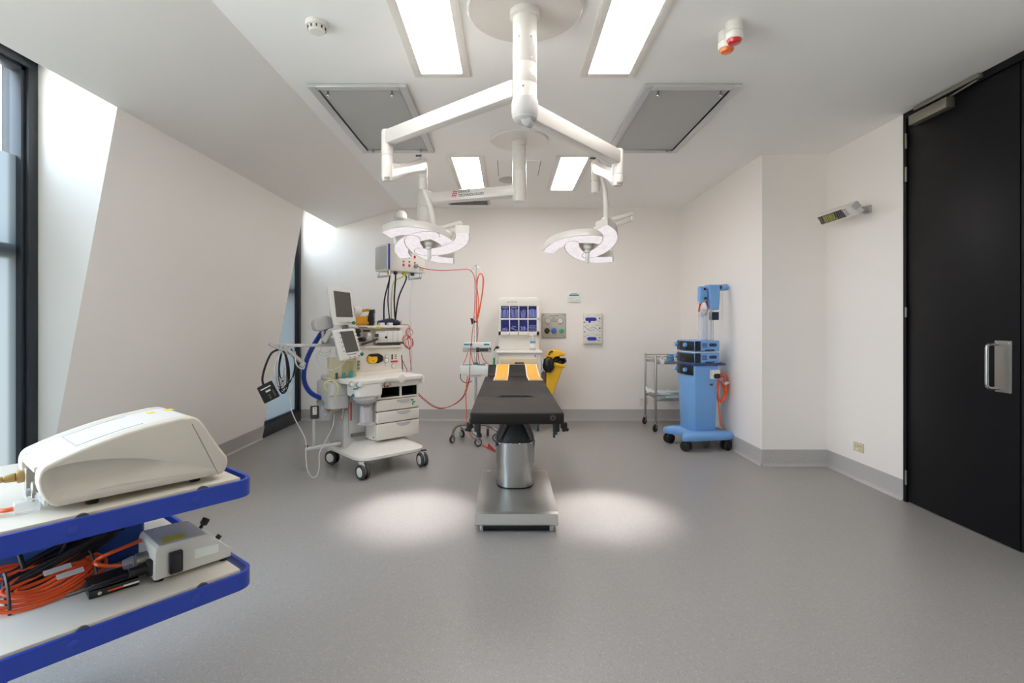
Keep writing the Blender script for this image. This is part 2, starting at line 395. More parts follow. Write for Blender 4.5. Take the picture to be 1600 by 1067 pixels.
# ------------------------------------------------------------------ door on the right wall
door = bpy.data.objects.new('door_1', None); COL.objects.link(door); door['kind'] = 'structure'; door.location = (RX2, 2.887, 0); FR[door] = frame((RX2, 2.887, 0))
f = MB(); f.span((-.012, .815, 0), (.12, .843, ZC)).span((-.012, -.47, ZC-.045), (.12, .815, ZC))
struct(f, 'door_frame_and_light_block', m_door, door)
struct(MB().span((-.002, .003, .008), (.045, .811, ZC-.05), .002), 'door_leaf', m_door, door)
struct(MB().span((-.002, -.46, .008), (.045, -.005, ZC-.05), .002), 'door_leaf', m_door, door)
for v0, v1 in ((209, 232), (261, 284), (480, 495.5), (735, 757)):
    Y = 3.70; z1 = H0-(v0-CV)*Y/FP; z0 = H0-(v1-CV)*Y/FP
    h = MB(); h.cyl((-.014, .813, z0), (-.014, .813, z1), .0075, n=10)
    for k in (1, 2): h.cyl((-.014, .813, z0+(z1-z0)*k/3-.001), (-.014, .813, z0+(z1-z0)*k/3+.001), .0082, n=10)
    struct(h, 'door_hinge', m_satin, door)
pl = MB(); pl.prism([(-.005, y, z) for y, z in rrect(.105, .30, .006, 3, .098, 1.035)], (.0035, 0, 0))
struct(pl, 'push_plate', m_steel, door)
hd = MB(); hy = .132
hd.tube([(-.006, hy, .905), (-.05, hy, .905), (-.066, hy, .92), (-.068, hy, .96), (-.068, hy, 1.035), (-.068, hy, 1.11), (-.066, hy, 1.148), (-.05, hy, 1.163), (-.006, hy, 1.163)], .0095, 10, 4)
struct(hd, 'door_handle', m_steel, door)
struct(MB().span((.05, -.47, -.01), (.12, .82, ZC)), 'door_frame_and_light_block', m_door, door)  # added slab behind the leaves, blocks outside light leaking under the doors
for y in (.06, .136):
    for z in (.90, 1.17): struct(MB().cyl((-.0045, y, z), (-.008, y, z), .004, n=10), 'plate_screw', m_chrome, door)
cl = MB(); cl.span((-.062, .42, ZC-.128), (-.002, .730, ZC-.060), .004)
struct(cl, 'door_closer', m_satin, door)
tr = MB(); tr.span((-.042, .213, ZC-.032), (-.012, .712, ZC-.006), .002)
struct(tr, 'closer_track', m_satin, door)
struct(MB().bar((-.03, .42, ZC-.058), (-.028, .23, ZC-.042), .018, .008, .002), 'closer_arm', m_steel, door)

# ------------------------------------------------------------------ ceiling lights and other things fixed to the ceiling
def ceiling_light(x, y0, y1, label):
    t = thing('ceiling_light', label, 'ceiling light', (x, (y0+y1)/2, ZC), 0, 'recessed ceiling light panels')
    L = y1-y0; w = .247; fr = .045
    f = MB()
    for sx in (-1, 1): f.box((sx*(w/2+fr/2), 0, -.006), (fr, L+2*fr, .012), .002)
    for sy in (-1, 1): f.box((0, sy*(L/2+fr/2), -.006), (w, fr, .012), .002)
    part(f, 'frame', m_whiteplast, t)
    part(MB().box((0, 0, -.003), (w, L, .006)), 'diffuser', m_panel, t)
ceiling_light(-.396, 1.95, 3.105, 'near left white light panel in ceiling beside the large round mounting plate')
ceiling_light(.611, 1.95, 3.105, 'near right white light panel in ceiling beside the large round mounting plate')
ceiling_light(-.386, 4.675, 5.83, 'far left white light panel above the arm with the red logo')
ceiling_light(.611, 4.675, 5.83, 'far right white light panel left of the right surgical light arm')

def vent(x0, x1, y0, y1, label):
    t = thing('ceiling_vent', label, 'vent', ((x0+x1)/2, (y0+y1)/2, ZC), 0, 'square filter vents in the ceiling')
    w, L = x1-x0, y1-y0; f = MB(); fr = .05
    for sx in (-1, 1): f.box((sx*(w/2-fr/2), 0, -.012), (fr, L, .024), .003)
    for sy in (-1, 1): f.box((0, sy*(L/2-fr/2), -.012), (w-2*fr, fr, .024), .003)
    part(f, 'frame', m_alu, t)
    part(MB().box((0, 0, -.006), (w-2*fr-.012, L-2*fr-.012, .012)), 'filter_panel', m_vent, t)
    part(MB().box((0, 0, -.002), (w-2*fr, L-2*fr, .004)), 'gap', m_hole, t)
    for sx in (-.33, .33):
        for sy in (-1, 1):
            k = MB(); y = sy*(L/2-fr-.03)
            k.cyl((sx*w, y, -.012), (sx*w, y, -.034), .007, n=10).cyl((sx*w, y, -.034), (sx*w, y, -.05), .012, n=12, b=.003)
            part(k, 'knob', m_chrome, t)
vent(-1.266, -.640, 3.25, 4.52, 'grey filter vent in ceiling behind the left surgical light arm')
vent(.868, 1.482, 3.25, 4.52, 'grey filter vent in ceiling beside the right surgical light arm')

# linear vent near the back wall
t = thing('slot_vent', 'narrow dark slot vent in ceiling close to back wall', 'vent', (-.485, 6.45, ZC))
part(MB().box((0, 0, -.006), (.53, .24, .012), .002), 'frame', m_greyplast, t)
part(MB().box((0, -.0, -.009), (.47, .19, .012)), 'slot', m_dark, t)
for k in range(5): part(MB().box((0, -.07+.035*k, -.013), (.47, .005, .010)), 'slat', m_midgrey, t)
# round speaker and the access panel beside the second column
t = thing('ceiling_speaker', 'flat round grey disc in ceiling behind the rear column', 'speaker', W(797, 281, 0) + V((.03, 5.45, 0)))
t.location = (.03, 5.45, ZC); FR[t] = frame((.03, 5.45, ZC))
part(MB().lathe([(.125, 0), (.125, -.004), (.115, -.009), (.02, -.009), (.0, -.009)]), 'grille', m_greyplast, t)
t = thing('access_panel', 'flush square panel in ceiling between the two far light panels', 'panel', (.11, 5.05, ZC))
part(MB().box((0, 0, -.001), (.40, .50, .004)), 'panel', m_ceil, t)
for sx in (-1, 1): part(MB().box((sx*.202, 0, -.002), (.005, .50, .003)), 'joint', m_dark, t)

# smoke detector
t = thing('smoke_detector', 'small white slotted smoke detector on ceiling near sloping side', 'smoke detector', (G(495, 36, ZC).x, G(495, 36, ZC).y, ZC))
part(MB().lathe([(.056, 0), (.056, -.010), (.05, -.020), (.02, -.020)]), 'base', m_whiteplast, t)
part(MB().lathe([(.043, -.018), (.041, -.04), (.034, -.047), (.0, -.05)]), 'sensor_head', m_whiteplast, t)
for k in range(10):
    a = 2*math.pi*k/10
    part(MB().box((.042*math.cos(a), .042*math.sin(a), -.031), (.006, .007, .013)), 'slot', m_dark, t)
# alarm beacons
def beacon(u, v, lens, label):
    p = G(u, v, ZC); t = thing('alarm_beacon', label, 'alarm light', (p.x, p.y, ZC), 0, 'round alarm lights on the ceiling')
    part(MB().lathe([(.042, 0), (.042, -.047), (.039, -.049), (.0, -.049)]), 'base', m_whiteplast, t)
    part(MB().lathe([(.038, -.049), (.038, -.052), (.043, -.053), (.043, -.078), (.038, -.086), (.0, -.086)]), 'collar', m_whiteplast, t)
    part(MB().lathe([(.033, -.084), (.033, -.094), (.029, -.102), (.015, -.106), (.0, -.107)]), 'lens', lens, t)
beacon(1147.5, 36, m_redlens, 'white round alarm light with a red lens on ceiling')
beacon(1135.5, 51, m_orangelens, 'white round alarm light with an orange lens on ceiling')

# ------------------------------------------------------------------ surgical lights
CX, CY1 = .083, 2.47
t = thing('ceiling_column', 'thick white column hanging from the large round plate, carrying both surgical lights', 'column', (CX, CY1, ZC))
part(MB().lathe([(.282, 0), (.282, -.012), (.27, -.022), (.05, -.022), (.0, -.022)], 48), 'ceiling_plate', m_white, t)
c = MB()
c.lathe([(.072, -.02), (.072, -.05), (.058, -.055), (.058, -.276), (.0565, -.278), (.0565, -.281), (.058, -.283), (.058, -.372), (.0565, -.374), (.0565, -.377), (.058, -.379), (.058, -.455), (.0, -.455)], 36)
part(c, 'column', m_white, t)
part(MB().lathe([(.061, -.446), (.064, -.458), (.064, -.505), (.061, -.525), (.050, -.545), (.03, -.556), (.0, -.558)], 32), 'end_cap', m_greyplast, t)
part(MB().prism([(-.035, -.045, -.525), (.0, -.058, -.52), (.03, -.045, -.555), (.015, -.03, -.58), (-.012, -.03, -.572)], (.02, .05, .004), .006), 'cap_scoop', m_greyplast, t)
for a, z in ((-60, -.165), (-120, -.165), (-60, -.262), (-120, -.262), (-55, -.345), (-30, -.352), (-100, -.40), (-125, -.408)):
    p = V((.058*math.cos(R(a)), .058*math.sin(R(a)), z)); part(MB().cyl(p*1.0 - V((p.x, p.y, 0))*.01, p + V((p.x, p.y, 0))*.02, .0045, n=8), 'screw', m_satin, t)

def blade(theta, sc=1.0):
    """one curved light arm in lamp coordinates; returns (housing, led face)"""
    ctr = [(-.325, -.115), (-.288, -.01), (-.215, .068), (-.12, .115), (-.02, .128), (.06, .118), (.105, .098)]
    wid = [.054, .060, .064, .066, .067, .066, .062]
    P = catmull([(x, y, 0) for x, y in ctr], 4); n = len(P)
    def wat(i):
        f = i/(n-1)*(len(wid)-1); k = min(int(f), len(wid)-2); return wid[k]+(wid[k+1]-wid[k])*(f-k)
    L, Rr = [], []
    for i in range(n):
        a = P[max(i-1, 0)]; b = P[min(i+1, n-1)]; d = (b-a).normalized(); nn = V((-d.y, d.x, 0)); w = wat(i)
        L.append(P[i]+nn*w); Rr.append(P[i]-nn*w)
    # round the inner end
    d = (P[-1]-P[-2]).normalized(); w = wat(n-1); nn = V((-d.y, d.x, 0)); arc = [P[-1] + nn*w*math.cos(R(a)) + d*w*math.sin(R(a)) for a in (25, 50, 75, 90, 105, 130, 155)]
    poly = L + arc + Rr[::-1]
    c = V((0, 0, 0))
    for q in poly: c += q
    inner = []
    m = len(poly)
    for i, q in enumerate(poly):
        a = poly[i-1]; b = poly[(i+1) % m]; d = (b-a).normalized(); nn = V((d.y, -d.x, 0)); inner.append(q + nn*.006)
    Rm = Matrix.Rotation(theta, 4, 'Z') @ Matrix.Scale(sc, 4)
    h = MB(); h.prism([q + V((0, 0, -.062)) for q in poly], (0, 0, .062), .010, 2, Rm)
    e = MB(); e.prism([q + V((0, 0, -.002)) for q in inner], (0, 0, .0045), 0, 1, Rm)
    return h, e

def surgical_light(label, hub, angs, col_z, post, p_end, rod, sc, sgn):
    """arm from the column, post, spring arm, curved rod and the lamp head"""
    base = V((CX, CY1, col_z))
    t = thing('surgical_light', label, 'surgical light', base)
    Pw = V(post[0]); zt, zb = post[1], post[2]                    # post on the arm's end
    d = (V((Pw.x, Pw.y, 0)) - V((base.x, base.y, 0))); dn = d.normalized()
    a = MB(); h1 = .086
    p0 = dn*.05; p1 = d; x = V((-dn.y, dn.x, 0))
    a.loft([[p0 + x*s*.036 + V((0, 0, z)) for s, z in ((-1, -h1/2), (1, -h1/2), (1, h1/2), (-1, h1/2))],
            [p1 + x*s*.030 + V((0, 0, z)) for s, z in ((-1, -h1/2), (1, -h1/2), (1, h1/2), (-1, h1/2))]])
    a._bev(list(a.bm.verts), .010, 2)
    part(a, 'arm', m_white, t)
    part(MB().lathe([(.057, -.04), (.057, .04)], 32), 'collar', m_white, t)
    zc = col_z
    po = MB(M=Matrix.Translation(d)); po.lathe([(.02, zt-zc+.008), (.032, zt-zc+.004), (.035, zt-zc-.006), (.035, zt-zc-.15), (.033, zt-zc-.152), (.0345, zt-zc-.155), (.0345, zb-zc+.03), (.028, zb-zc+.006), (.0, zb-zc)], 24)
    part(po, 'post', m_white, t)
    part(MB(M=Matrix.Translation(d)).box((.006, -.03, zb-zc+.018), (.032, .01, .012), .001), 'brake_label', m_satin, t)
    # spring arm
    s0 = Pw + V((0, 0, zb+.055-Pw.z)); s1 = V(p_end); dd = s1-s0; hx = V((dd.x, dd.y, 0)).normalized(); sx = V((-hx.y, hx.x, 0)); up = dd.normalized().cross(sx)*-1
    up = up if up.z > 0 else -up
    sa = MB()
    prof = ((0, .058, .032), (.10, .056, .032), (.22, .046, .03), (.45, .040, .028), (.7, .043, .028), (.9, .050, .03), (1.0, .048, .03))
    sa.loft([[s0 - base + dd*f + sx*w*cx + up*hh*cz for cx, cz in rrect(2, 2, .7, 3)] for f, hh, w in prof])
    part(sa, 'spring_arm', m_white, t)
    e = s1 - base
    j = MB(M=Matrix.Translation(e)); j.lathe([(.0, .062), (.024, .060), (.034, .045), (.034, -.10), (.030, -.102), (.030, -.112), (.036, -.115), (.036, -.19), (.030, -.20), (.0, -.20)], 24)
    part(j, 'joint', m_white, t)
    part(MB(M=Matrix.Translation(e)).box((-.03, -.03, .066), (.045, .02, .010), .001), 'lock_tab', m_dark, t)
    # curved rod down to the head
    rp = [V(q)-base for q in rod]
    part(MB().tube(rp, .021, 14, 8), 'rod', m_white, t)
    # lamp head: z axis is the beam
    ex = V((1, 0, 0)); ti = R(20); ey = V((0, -math.cos(ti), math.sin(ti))); n = V((0, -math.sin(ti), -math.cos(ti)))
    M = Matrix(((ex.x, ey.x, n.x, 0), (ex.y, ey.y, n.y, 0), (ex.z, ey.z, n.z, 0), (0, 0, 0, 1)))
    HM = Matrix.Translation(V(hub)-base) @ M
    hb = MB(); hb.lathe([(.0, -.085), (.05, -.085), (.062, -.07), (.06, -.05), (.044, -.03), (.030, -.004), (.0, -.004)], 28)
    head = part(hb, 'lamp_hub', m_white, t, HM)
    for k, th in enumerate(angs):
        h, g = blade(R(th), sc)
        b = part(h, 'light_blade', m_white, t, HM @ Matrix.Translation((0, 0, .004*k)))
        part(g, 'led_face', m_led, b, label='glowing pinkish white underside')
    hn = MB(); hn.lathe([(.0, -.01), (.032, -.01), (.034, .012), (.024, .02), (.017, .03), (.026, .034), (.026, .044), (.0175, .05), (.0165, .12), (.012, .135), (.0, .138)], 20)
    # the grip hangs straight down
    G2 = Matrix.Translation(V(hub)-base) @ Matrix(((1, 0, 0, 0), (0, -1, 0, 0), (0, 0, -1, 0), (0, 0, 0, 1))) @ Matrix.Rotation(R(8), 4, 'X')
    part(hn, 'grip', m_whiteplast, t, G2)
    # grab rail on the far side
    top = rp[-1]
    r = MB()
    a0 = top + V((sgn*.05, .02, .03)); a1 = top + V((sgn*.23, .05, .085))
    r.bar(a0, a1, .03, .032, .008).bar(a0 + V((0, 0, -.05)), a1 + V((-.02*sgn, 0, -.05)), .02, .035, .006).bar(a1, a1 + V((-.01*sgn, 0, -.06)), .02, .02, .004)
    part(r, 'grab_rail', m_white, t)
    y = MB(); y.sphere(top + V((0, 0, 0)), .045, (1, 1, 1.1)); y.tube([top, (top + (V(hub)-base))*.5 + V((0, .03, .03)), V(hub)-base + V((0, .03, .05))], .034, 12, 4)
    part(y, 'yoke', m_white, t)
    # the lamp's own beam
    ld = bpy.data.lights.new('beam', 'SPOT'); ld.energy = SPOT; ld.color = (1, .93, .92); ld.spot_size = R(33); ld.spot_blend = .9; ld.shadow_soft_size = .12
    lo = bpy.data.objects.new('beam', ld); COL.objects.link(lo); lo.parent = t
    lo.matrix_local = Matrix.Translation(V(hub)-base + n*.17) @ n.to_track_quat('-Z', 'Y').to_matrix().to_4x4()
    return t
hubL = W(670, 380, 4.2); hubR = W(918, 385, 4.2)
pl_ = V((-.737, 3.155, 2.30)); eL = W(661, 258, 4.12)
surgical_light('left surgical light with four curved glowing blades above the anaesthesia machine', hubL, (-42, 28, 101, 194), 2.42, (pl_, 2.462, 2.15), eL,
               [eL + V((0, 0, -.17)), eL + V((.03, 0, -.25)), W(674, 328, 4.14), W(677, 352, 4.16), W(676, 362, 4.18)], 1.0, 1)
pr_ = V((.677, 3.17, 2.25)); eR = W(931, 262, 4.12)
surgical_light('right surgical light with three curved glowing blades in front of plain back wall', hubR, (0, 120, 240), 2.305, (pr_, 2.35, 2.125), eR,
               [eR + V((0, 0, -.15)), W(938, 275, 4.12), W(945, 300, 4.13), W(947, 325, 4.14), W(947, 348, 4.16)], .95, 1)

# ------------------------------------------------------------------ equipment pendant
P0 = V((.098, 4.25, ZC)); J1 = V((-.732, 4.535, 0)); BX = V((-1.066, 5.136, 0))
t = thing('equipment_pendant', 'white ceiling pendant with branded arm carrying the socket box behind left surgical light', 'pendant', P0)
part(MB().lathe([(.24, 0), (.24, -.010), (.23, -.018), (.0, -.018)], 40), 'ceiling_plate', m_white, t)
part(MB().lathe([(.062, -.016), (.062, -.055), (.059, -.058), (.056, -.058), (.056, -.064), (.059, -.066), (.059, -.248), (.056, -.25), (.056, -.256), (.059, -.258), (.059, -.485), (.05, -.50), (.05, -.512), (.0, -.512)], 32), 'column', m_white, t)
d = (J1 - P0); d.z = 0; dn = d.normalized(); a = MB()
zt, zb = 2.420-ZC, 2.332-ZC
a.bar(V((0, 0, (zt+zb)/2)), d + V((0, 0, (zt+zb)/2)), .10, zt-zb, .012)
arm = part(a, 'arm', m_white, t)
# lettering on the arm's near face
nx = V((-dn.y, dn.x, 0)); nx = nx if nx.y < 0 else -nx
rgt = -dn
def armM(along, z): 
    o = dn*along + nx*.0512 + V((0, 0, z)); up = V((0, 0, 1))
    return Matrix(((rgt.x, up.x, nx.x, o.x), (rgt.y, up.y, nx.y, o.y), (rgt.z, up.z, nx.z, o.z), (0, 0, 0, 1)))
text('DEVICE', .031, 'lettering', m_ink, arm, armM(.530, 2.390-ZC), 1.05)
text('TECHNOLOGIES', .031, 'lettering', m_ink, arm, armM(.530, 2.358-ZC), 1.02)
lg = MB(M=armM(.562, 2.386-ZC))
for i in (-1, 0, 1):
    lg.prism([(i*.016-.010, -.030-.004*i, 0), (i*.016-.008, -.030-.004*i, 0), (i*.016+.012, .032-.004*i, 0), (i*.016+.010, .032-.004*i, 0)], (0, 0, .001))
    for k in (-1, 0, 1):
        lg.prism([(i*.016-.006+.006*k, k*.017-.004, 0), (i*.016+.006+.006*k, k*.017-.002, 0), (i*.016+.008+.006*k, k*.017+.006, 0), (i*.016-.004+.006*k, k*.017+.004, 0)], (0, 0, .0012))
part(lg, 'logo', m_magenta, arm)
j = MB(M=Matrix.Translation(d)); j.lathe([(.0, -.36), (.062, -.362), (.066, -.375), (.066, -.49), (.063, -.492), (.063, -.498), (.066, -.50), (.066, -.75), (.05, -.765), (.0, -.765)], 28)
part(j, 'joint_column', m_white, t)
b0 = J1 + V((0, 0, 2.10)) - P0; b1 = BX + V((0, 0, 2.29)) - P0
part(MB().bar(b0, b1, .10, .11, .015), 'spring_arm', m_white, t)
bc = MB(M=Matrix.Translation(BX - V((P0.x, P0.y, 0)))); bc.lathe([(.0, 2.405-ZC), (.04, 2.40-ZC), (.062, 2.37-ZC), (.066, 2.33-ZC), (.064, 2.328-ZC), (.064, 2.322-ZC), (.066, 2.32-ZC), (.066, 2.05-ZC), (.0, 2.04-ZC)], 28)
part(bc, 'drop_column', m_white, t)
Bm = Matrix.Translation(BX + V((0, 0, 1.789)) - P0) @ Matrix.Rotation(R(46), 4, 'Z')
box = part(MB().box((0, 0, .13), (.42, .25, .26), .006), 'service_box', m_whiteplast, t, Bm)
part(MB().box((-.2105, -.119, .13), (.012, .02, .245), .002), 'blue_edge', m_blue, box)
part(MB().box((-.212, .02, .13), (.006, .20, .22), .002), 'side_panel', m_greyplast, box)
def bf(u, v): return hit(box, u, v, 1, -.125)
for u, v, k in ((639.5, 395, 0), (648, 396, 0), (639.5, 401, 1), (648, 401.5, 1), (639.5, 409, 0), (648, 410.5, 0), (630.5, 414, 1), (639.5, 415, 1), (630.5, 408.5, 0)):
    p = bf(u, v); q = MB()
    if k: q.box((p.x, -.1265, p.z), (.020, .006, .026), .002)
    else: q.cyl((p.x, -.124, p.z), (p.x, -.131, p.z), .009, n=12, b=.002)
    part(q, 'red_switch' if k == 0 else 'red_outlet', m_red, box)
p = bf(649, 416); part(MB().cyl((p.x, -.12, p.z), (p.x, -.15, p.z), .021, n=16, b=.004), 'plug', m_midgrey, box)
p = bf(661, 421); part(MB().box((p.x-.02, -.1255, p.z), (.05, .003, .03)), 'rating_plate', m_greyplast, box)
for x0, x1, y in ((-.19, -.19, 0), (.17, .17, 0)):
    hl = MB(); hl.tube([(x0, -.10, .004), (x0, -.10, -.045), (x0, -.085, -.05), (x0, .085, -.05), (x0, .10, -.045), (x0, .10, .004)], .011, 10, 3)
    part(hl, 'handle', m_chrome, box)
for x, y, m in ((-.15, -.03, m_yellowd), (.0, -.06, m_yellowlab), (-.10, -.06, m_dark), (.10, -.06, m_dark), (.11, -.05, m_chrome)):
    part(MB().cyl((x, y, .002), (x, y, -.03), .019, n=14, b=.003), 'gas_outlet', m, box)
box_w = FR[box]
def under(x, y, z=-.03): return box_w @ V((x, y, z))

# ------------------------------------------------------------------ casters
def caster(parent, x, y, r, yaw, top, tyre=None, hub=None, fork=None, twin=True, w=.022):
    """a swivel caster standing on the floor under parent, its fork reaching up to height top"""
    tyre = tyre or m_dark; hub = hub or m_whiteplast; fork = fork or m_greyplast
    M = Matrix.Translation((x, y, 0)) @ Matrix.Rotation(yaw, 4, 'Z'); off = r*.35
    f = MB()
    f.cyl((0, 0, top-.02), (0, 0, top), r*.38, n=14)
    if twin:
        f.box((-off*.4, 0, r*1.35), (r*1.1, .016, r*1.3), .004)
    else:
        for s in (-1, 1): f.prism([(-off-r*.3, s*(w*.5+.003), r*.8), (-off+r*.3, s*(w*.5+.003), r*.8), (r*.3, s*(w*.5+.003), top-.012), (-r*.3, s*(w*.5+.003), top-.012)], (0, s*.003, 0))
        f.box((0, 0, top-.012), (r*.7, w+.014, .008), .002)
    c = part(f, 'caster', fork, parent, M)
    tb, hb = MB(), MB()
    for s in ((-1, 1) if twin else (0,)):
        yc = s*(w*.5+.009)
        tb.lathe([(r*.7, -w/2), (r*.93, -w/2), (r, -w*.28), (r, w*.28), (r*.93, w/2), (r*.7, w/2)], 26, Matrix.Translation((-off, yc, r)) @ Matrix.Rotation(R(90), 4, 'X'))
        hb.lathe([(.0, -w/2-.002), (r*.62, -w/2-.001), (r*.74, -w/2+.004), (r*.74, w/2-.004), (r*.62, w/2+.001), (.0, w/2+.002)], 22, Matrix.Translation((-off, yc, r)) @ Matrix.Rotation(R(90), 4, 'X'))
    part(tb, 'tyre', tyre, c); part(hb, 'wheel_hub', hub, c)
    return c

# ------------------------------------------------------------------ operating table
T = thing('operating_table', 'black padded operating table on a stainless steel column in middle of room', 'operating table', (.055, 3.62, 0))
b = MB()
y0, y1 = -.47, .47
prof = [(y0+.004, .048), (y0, .055), (y0+.012, .115), (y0+.03, .124), (-.1, .128), (y1-.02, .130), (y1, .12), (y1, .048)]
b.loft([[(sx*w, y, z) for y, z in prof] for sx, w in ((-1, .255), (-1, .253), (1, .253), (1, .255))])
base = part(b, 'base', m_steelb, T, ang=25)
part(MB().box((0, -.005, .028), (.42, .86, .05), .006), 'plinth', m_black, T)
for sx in (-1, 1): part(MB().cyl((sx*.215, -.435, .006), (sx*.215, -.435, .05), .014, n=12), 'foot', m_chrome, T)
part(MB().box((-.20, .40, .1325), (.03, .02, .003)), 'badge', m_whiteplast, T)
def oval(w, d, z, n=32):
    o = []
    for k in range(n):
        a = 2*math.pi*k/n; ca, sa = math.cos(a), math.sin(a)
        o.append((w/2*math.copysign(abs(ca)**.7, ca), .14 + d/2*math.copysign(abs(sa)**.7, sa), z))
    return o
part(MB().loft([oval(.268, .34, .127), oval(.268, .34, .138)]), 'column_foot_ring', m_black, T)
part(MB().loft([oval(.262, .335, .136), oval(.262, .335, .30)]), 'lower_column', m_steel, T)
part(MB().loft([oval(.280, .352, .292), oval(.280, .352, .448)]), 'column_sleeve', m_steel, T)
for x in (-.11, -.03, .03, .11): part(MB().cyl((x, -.036-.0 if abs(x) < .05 else -.02, .446), (x, -.036 if abs(x) < .05 else -.02, .452), .007, n=8), 'sleeve_clip', m_chrome, T)
part(MB().prism([(.1385, .06, .40), (.1385, .12, .40), (.1385, .12, .445), (.1385, .06, .445)], (.004, 0, 0)), 'rating_plate', m_whiteplast, T)
part(MB().prism([(-.1385, .03, .41), (-.1385, .08, .41), (-.1385, .08, .44), (-.1385, .03, .44)], (-.004, 0, 0)), 'logo_sticker', m_blue, T)
bl = []
for k, (w, d, z) in enumerate(((.27, .34, .445), (.272, .342, .47), (.25, .32, .50), (.225, .29, .53), (.19, .25, .565), (.16, .22, .60), (.16, .22, .64))): bl.append(oval(w, d, z))
part(MB().loft(bl), 'bellows', m_rubber, T)
for sx in (-1, 1): part(MB().bar((sx*.115, -.02, .47), (sx*.055, .0, .60), .02, .012, .003), 'bellows_stay', m_dark, T)
part(MB().cyl((.0, .02, .575), (.0, .02, .66), .017, n=16, b=.003).cyl((.03, .04, .58), (.03, .04, .66), .01, n=12), 'lift_rod', m_chrome, T)
part(MB().span((-.13, -.10, .628), (.13, .40, .668), .008), 'saddle', m_black, T)
part(MB().span((.075, -.04, .585), (.125, .02, .63), .008).cyl((.06, -.02, .60), (.15, -.03, .61), .014, n=10), 'tilt_mechanism', m_black, T)
PZ0, PZ1 = .698, .766
part(MB().span((-.15, -.35, .670), (.15, 1.38, .700), .006).span((-.26, -.35, .680), (.26, -.28, .700), .004).span((-.26, 1.20, .680), (.26, 1.27, .700), .004), 'frame', m_black, T)
# seat pad with a cut-out in its far edge, leg pad, head pad
def padpoly(y0, y1, notch=None, w=.274):
    p = [(-w, y0), (w, y0), (w, y1)]
    if notch: p += [(notch*1.25, y1), (notch*.72, y1-.036), (-notch*.72, y1-.036), (-notch*1.25, y1)]
    return p + [(-w, y1)]
def pad(y0, y1, name, notch=None):
    m = MB(); m.prism([(x, y, PZ0) for x, y in padpoly(y0, y1, notch)], (0, 0, PZ1-PZ0), .012, 3); return part(m, name, m_pad, T)
pad(-.63, .012, 'seat_pad')
m = MB(); m.prism([(x, y, PZ0) for x, y in ((-.274, .018), (-.135, .018), (-.10, .105), (.10, .105), (.135, .018), (.274, .018), (.274, 1.40), (-.274, 1.40))], (0, 0, PZ1-PZ0), .010, 2); part(m, 'back_pad', m_pad, T)
part(MB().span((-.125, .02, PZ0+.001), (.125, .10, PZ0+.012)), 'cutout_floor', m_hole, T)
an = R(27); HMx = Matrix.Translation((0, 1.402, PZ1)) @ Matrix.Rotation(an, 4, 'X')
part(MB().box((0, .115, -.03), (.50, .225, .06), .012, 3), 'head_pad', m_pad, T, HMx)
part(MB().box((0, .10, -.07), (.42, .22, .02), .004), 'head_frame', m_black, T, HMx)
part(MB().cyl((.208, -.631, .737), (.208, -.633, .737), .017, n=18, b=.001), 'pad_button', m_dark, T)
part(MB().cyl((.208, -.632, .737), (.208, -.635, .737), .008, n=12), 'pad_button_hole', m_hole, T)
for sx in (-1, 1):
    part(MB().bar((sx*.297, -.50, .675), (sx*.297, 1.30, .675), .010, .026, .003), 'side_rail', m_chrome, T)
    for y in (-.315, 1.235): part(MB().span((sx*.235, y-.012, .668), (sx*.293, y+.012, .682)), 'rail_bracket', m_black, T)
    k = MB(); x = sx*.232
    k.span((x-.018, -.60, .648), (x+.018, -.55, .70), .005).span((x-.012-.006*sx, -.595, .630), (x+.012-.006*sx, -.56, .655), .004).cyl((x-.012*sx, -.58, .612), (x-.012*sx, -.58, .635), .007 if sx > 0 else .013, n=10)
    part(k, 'leg_clamp', m_black, T)
    k = MB(); x = sx*.283
    k.span((x-.018, -.56, .655), (x+.018, -.50, .695), .006).cyl((x, -.53, .638), (x, -.53, .66), .012, n=10).bar((x-.02*sx, -.55, .675), (x+.025*sx, -.55, .648), .016, .018, .003)
    part(k, 'rail_clamp', m_black, T)

# amber gel sheets over the crease
def gel(x0b, x1b, x0t, x1t, label):
    def face(ex, dz):
        m = MB(); pts = []
        yb = 1.045; crease = 1.398
        L = [(x0b+ex, yb+ex, PZ1+dz), (x0b+(x0t-x0b)*.4+ex, crease, PZ1+dz)]; Rr = [(x1b-ex, yb+ex, PZ1+dz), (x1b+(x1t-x1b)*.4-ex, crease, PZ1+dz)]
        c, s = math.cos(an), math.sin(an)
        def hp(x, q, h): return (x, 1.402 + q*c - h*s, PZ1 + q*s + h*c)
        L.append(hp(x0t+ex, .215-ex, dz)); Rr.append(hp(x1t-ex, .215-ex, dz))
        th = .0035
        rings = []
        for i, (l, r) in enumerate(zip(L, Rr)):
            nn = V((0, -s*(i/2), 1)); rings.append([V(l), V(r), V(r)+nn*th, V(l)+nn*th])
        m.loft(rings); return m
    t = thing('gel_sheet', label, 'gel pad', FR[T] @ V(((x0b+x1b)/2, 1.2, PZ1)), 0)
    I = Matrix.Translation(-(FR[T].inverted() @ V(FR[t].translation)))
    part(face(0, .0008), 'backing', m_gelw, t, I); part(face(.009, .0045), 'gel', m_gel, t, I)
gel(-.185, -.055, -.165, -.035, 'left amber gel sheet draped over head end of black operating table')
gel(.135, .268, .122, .240, 'right amber gel sheet draped over head end of black operating table')

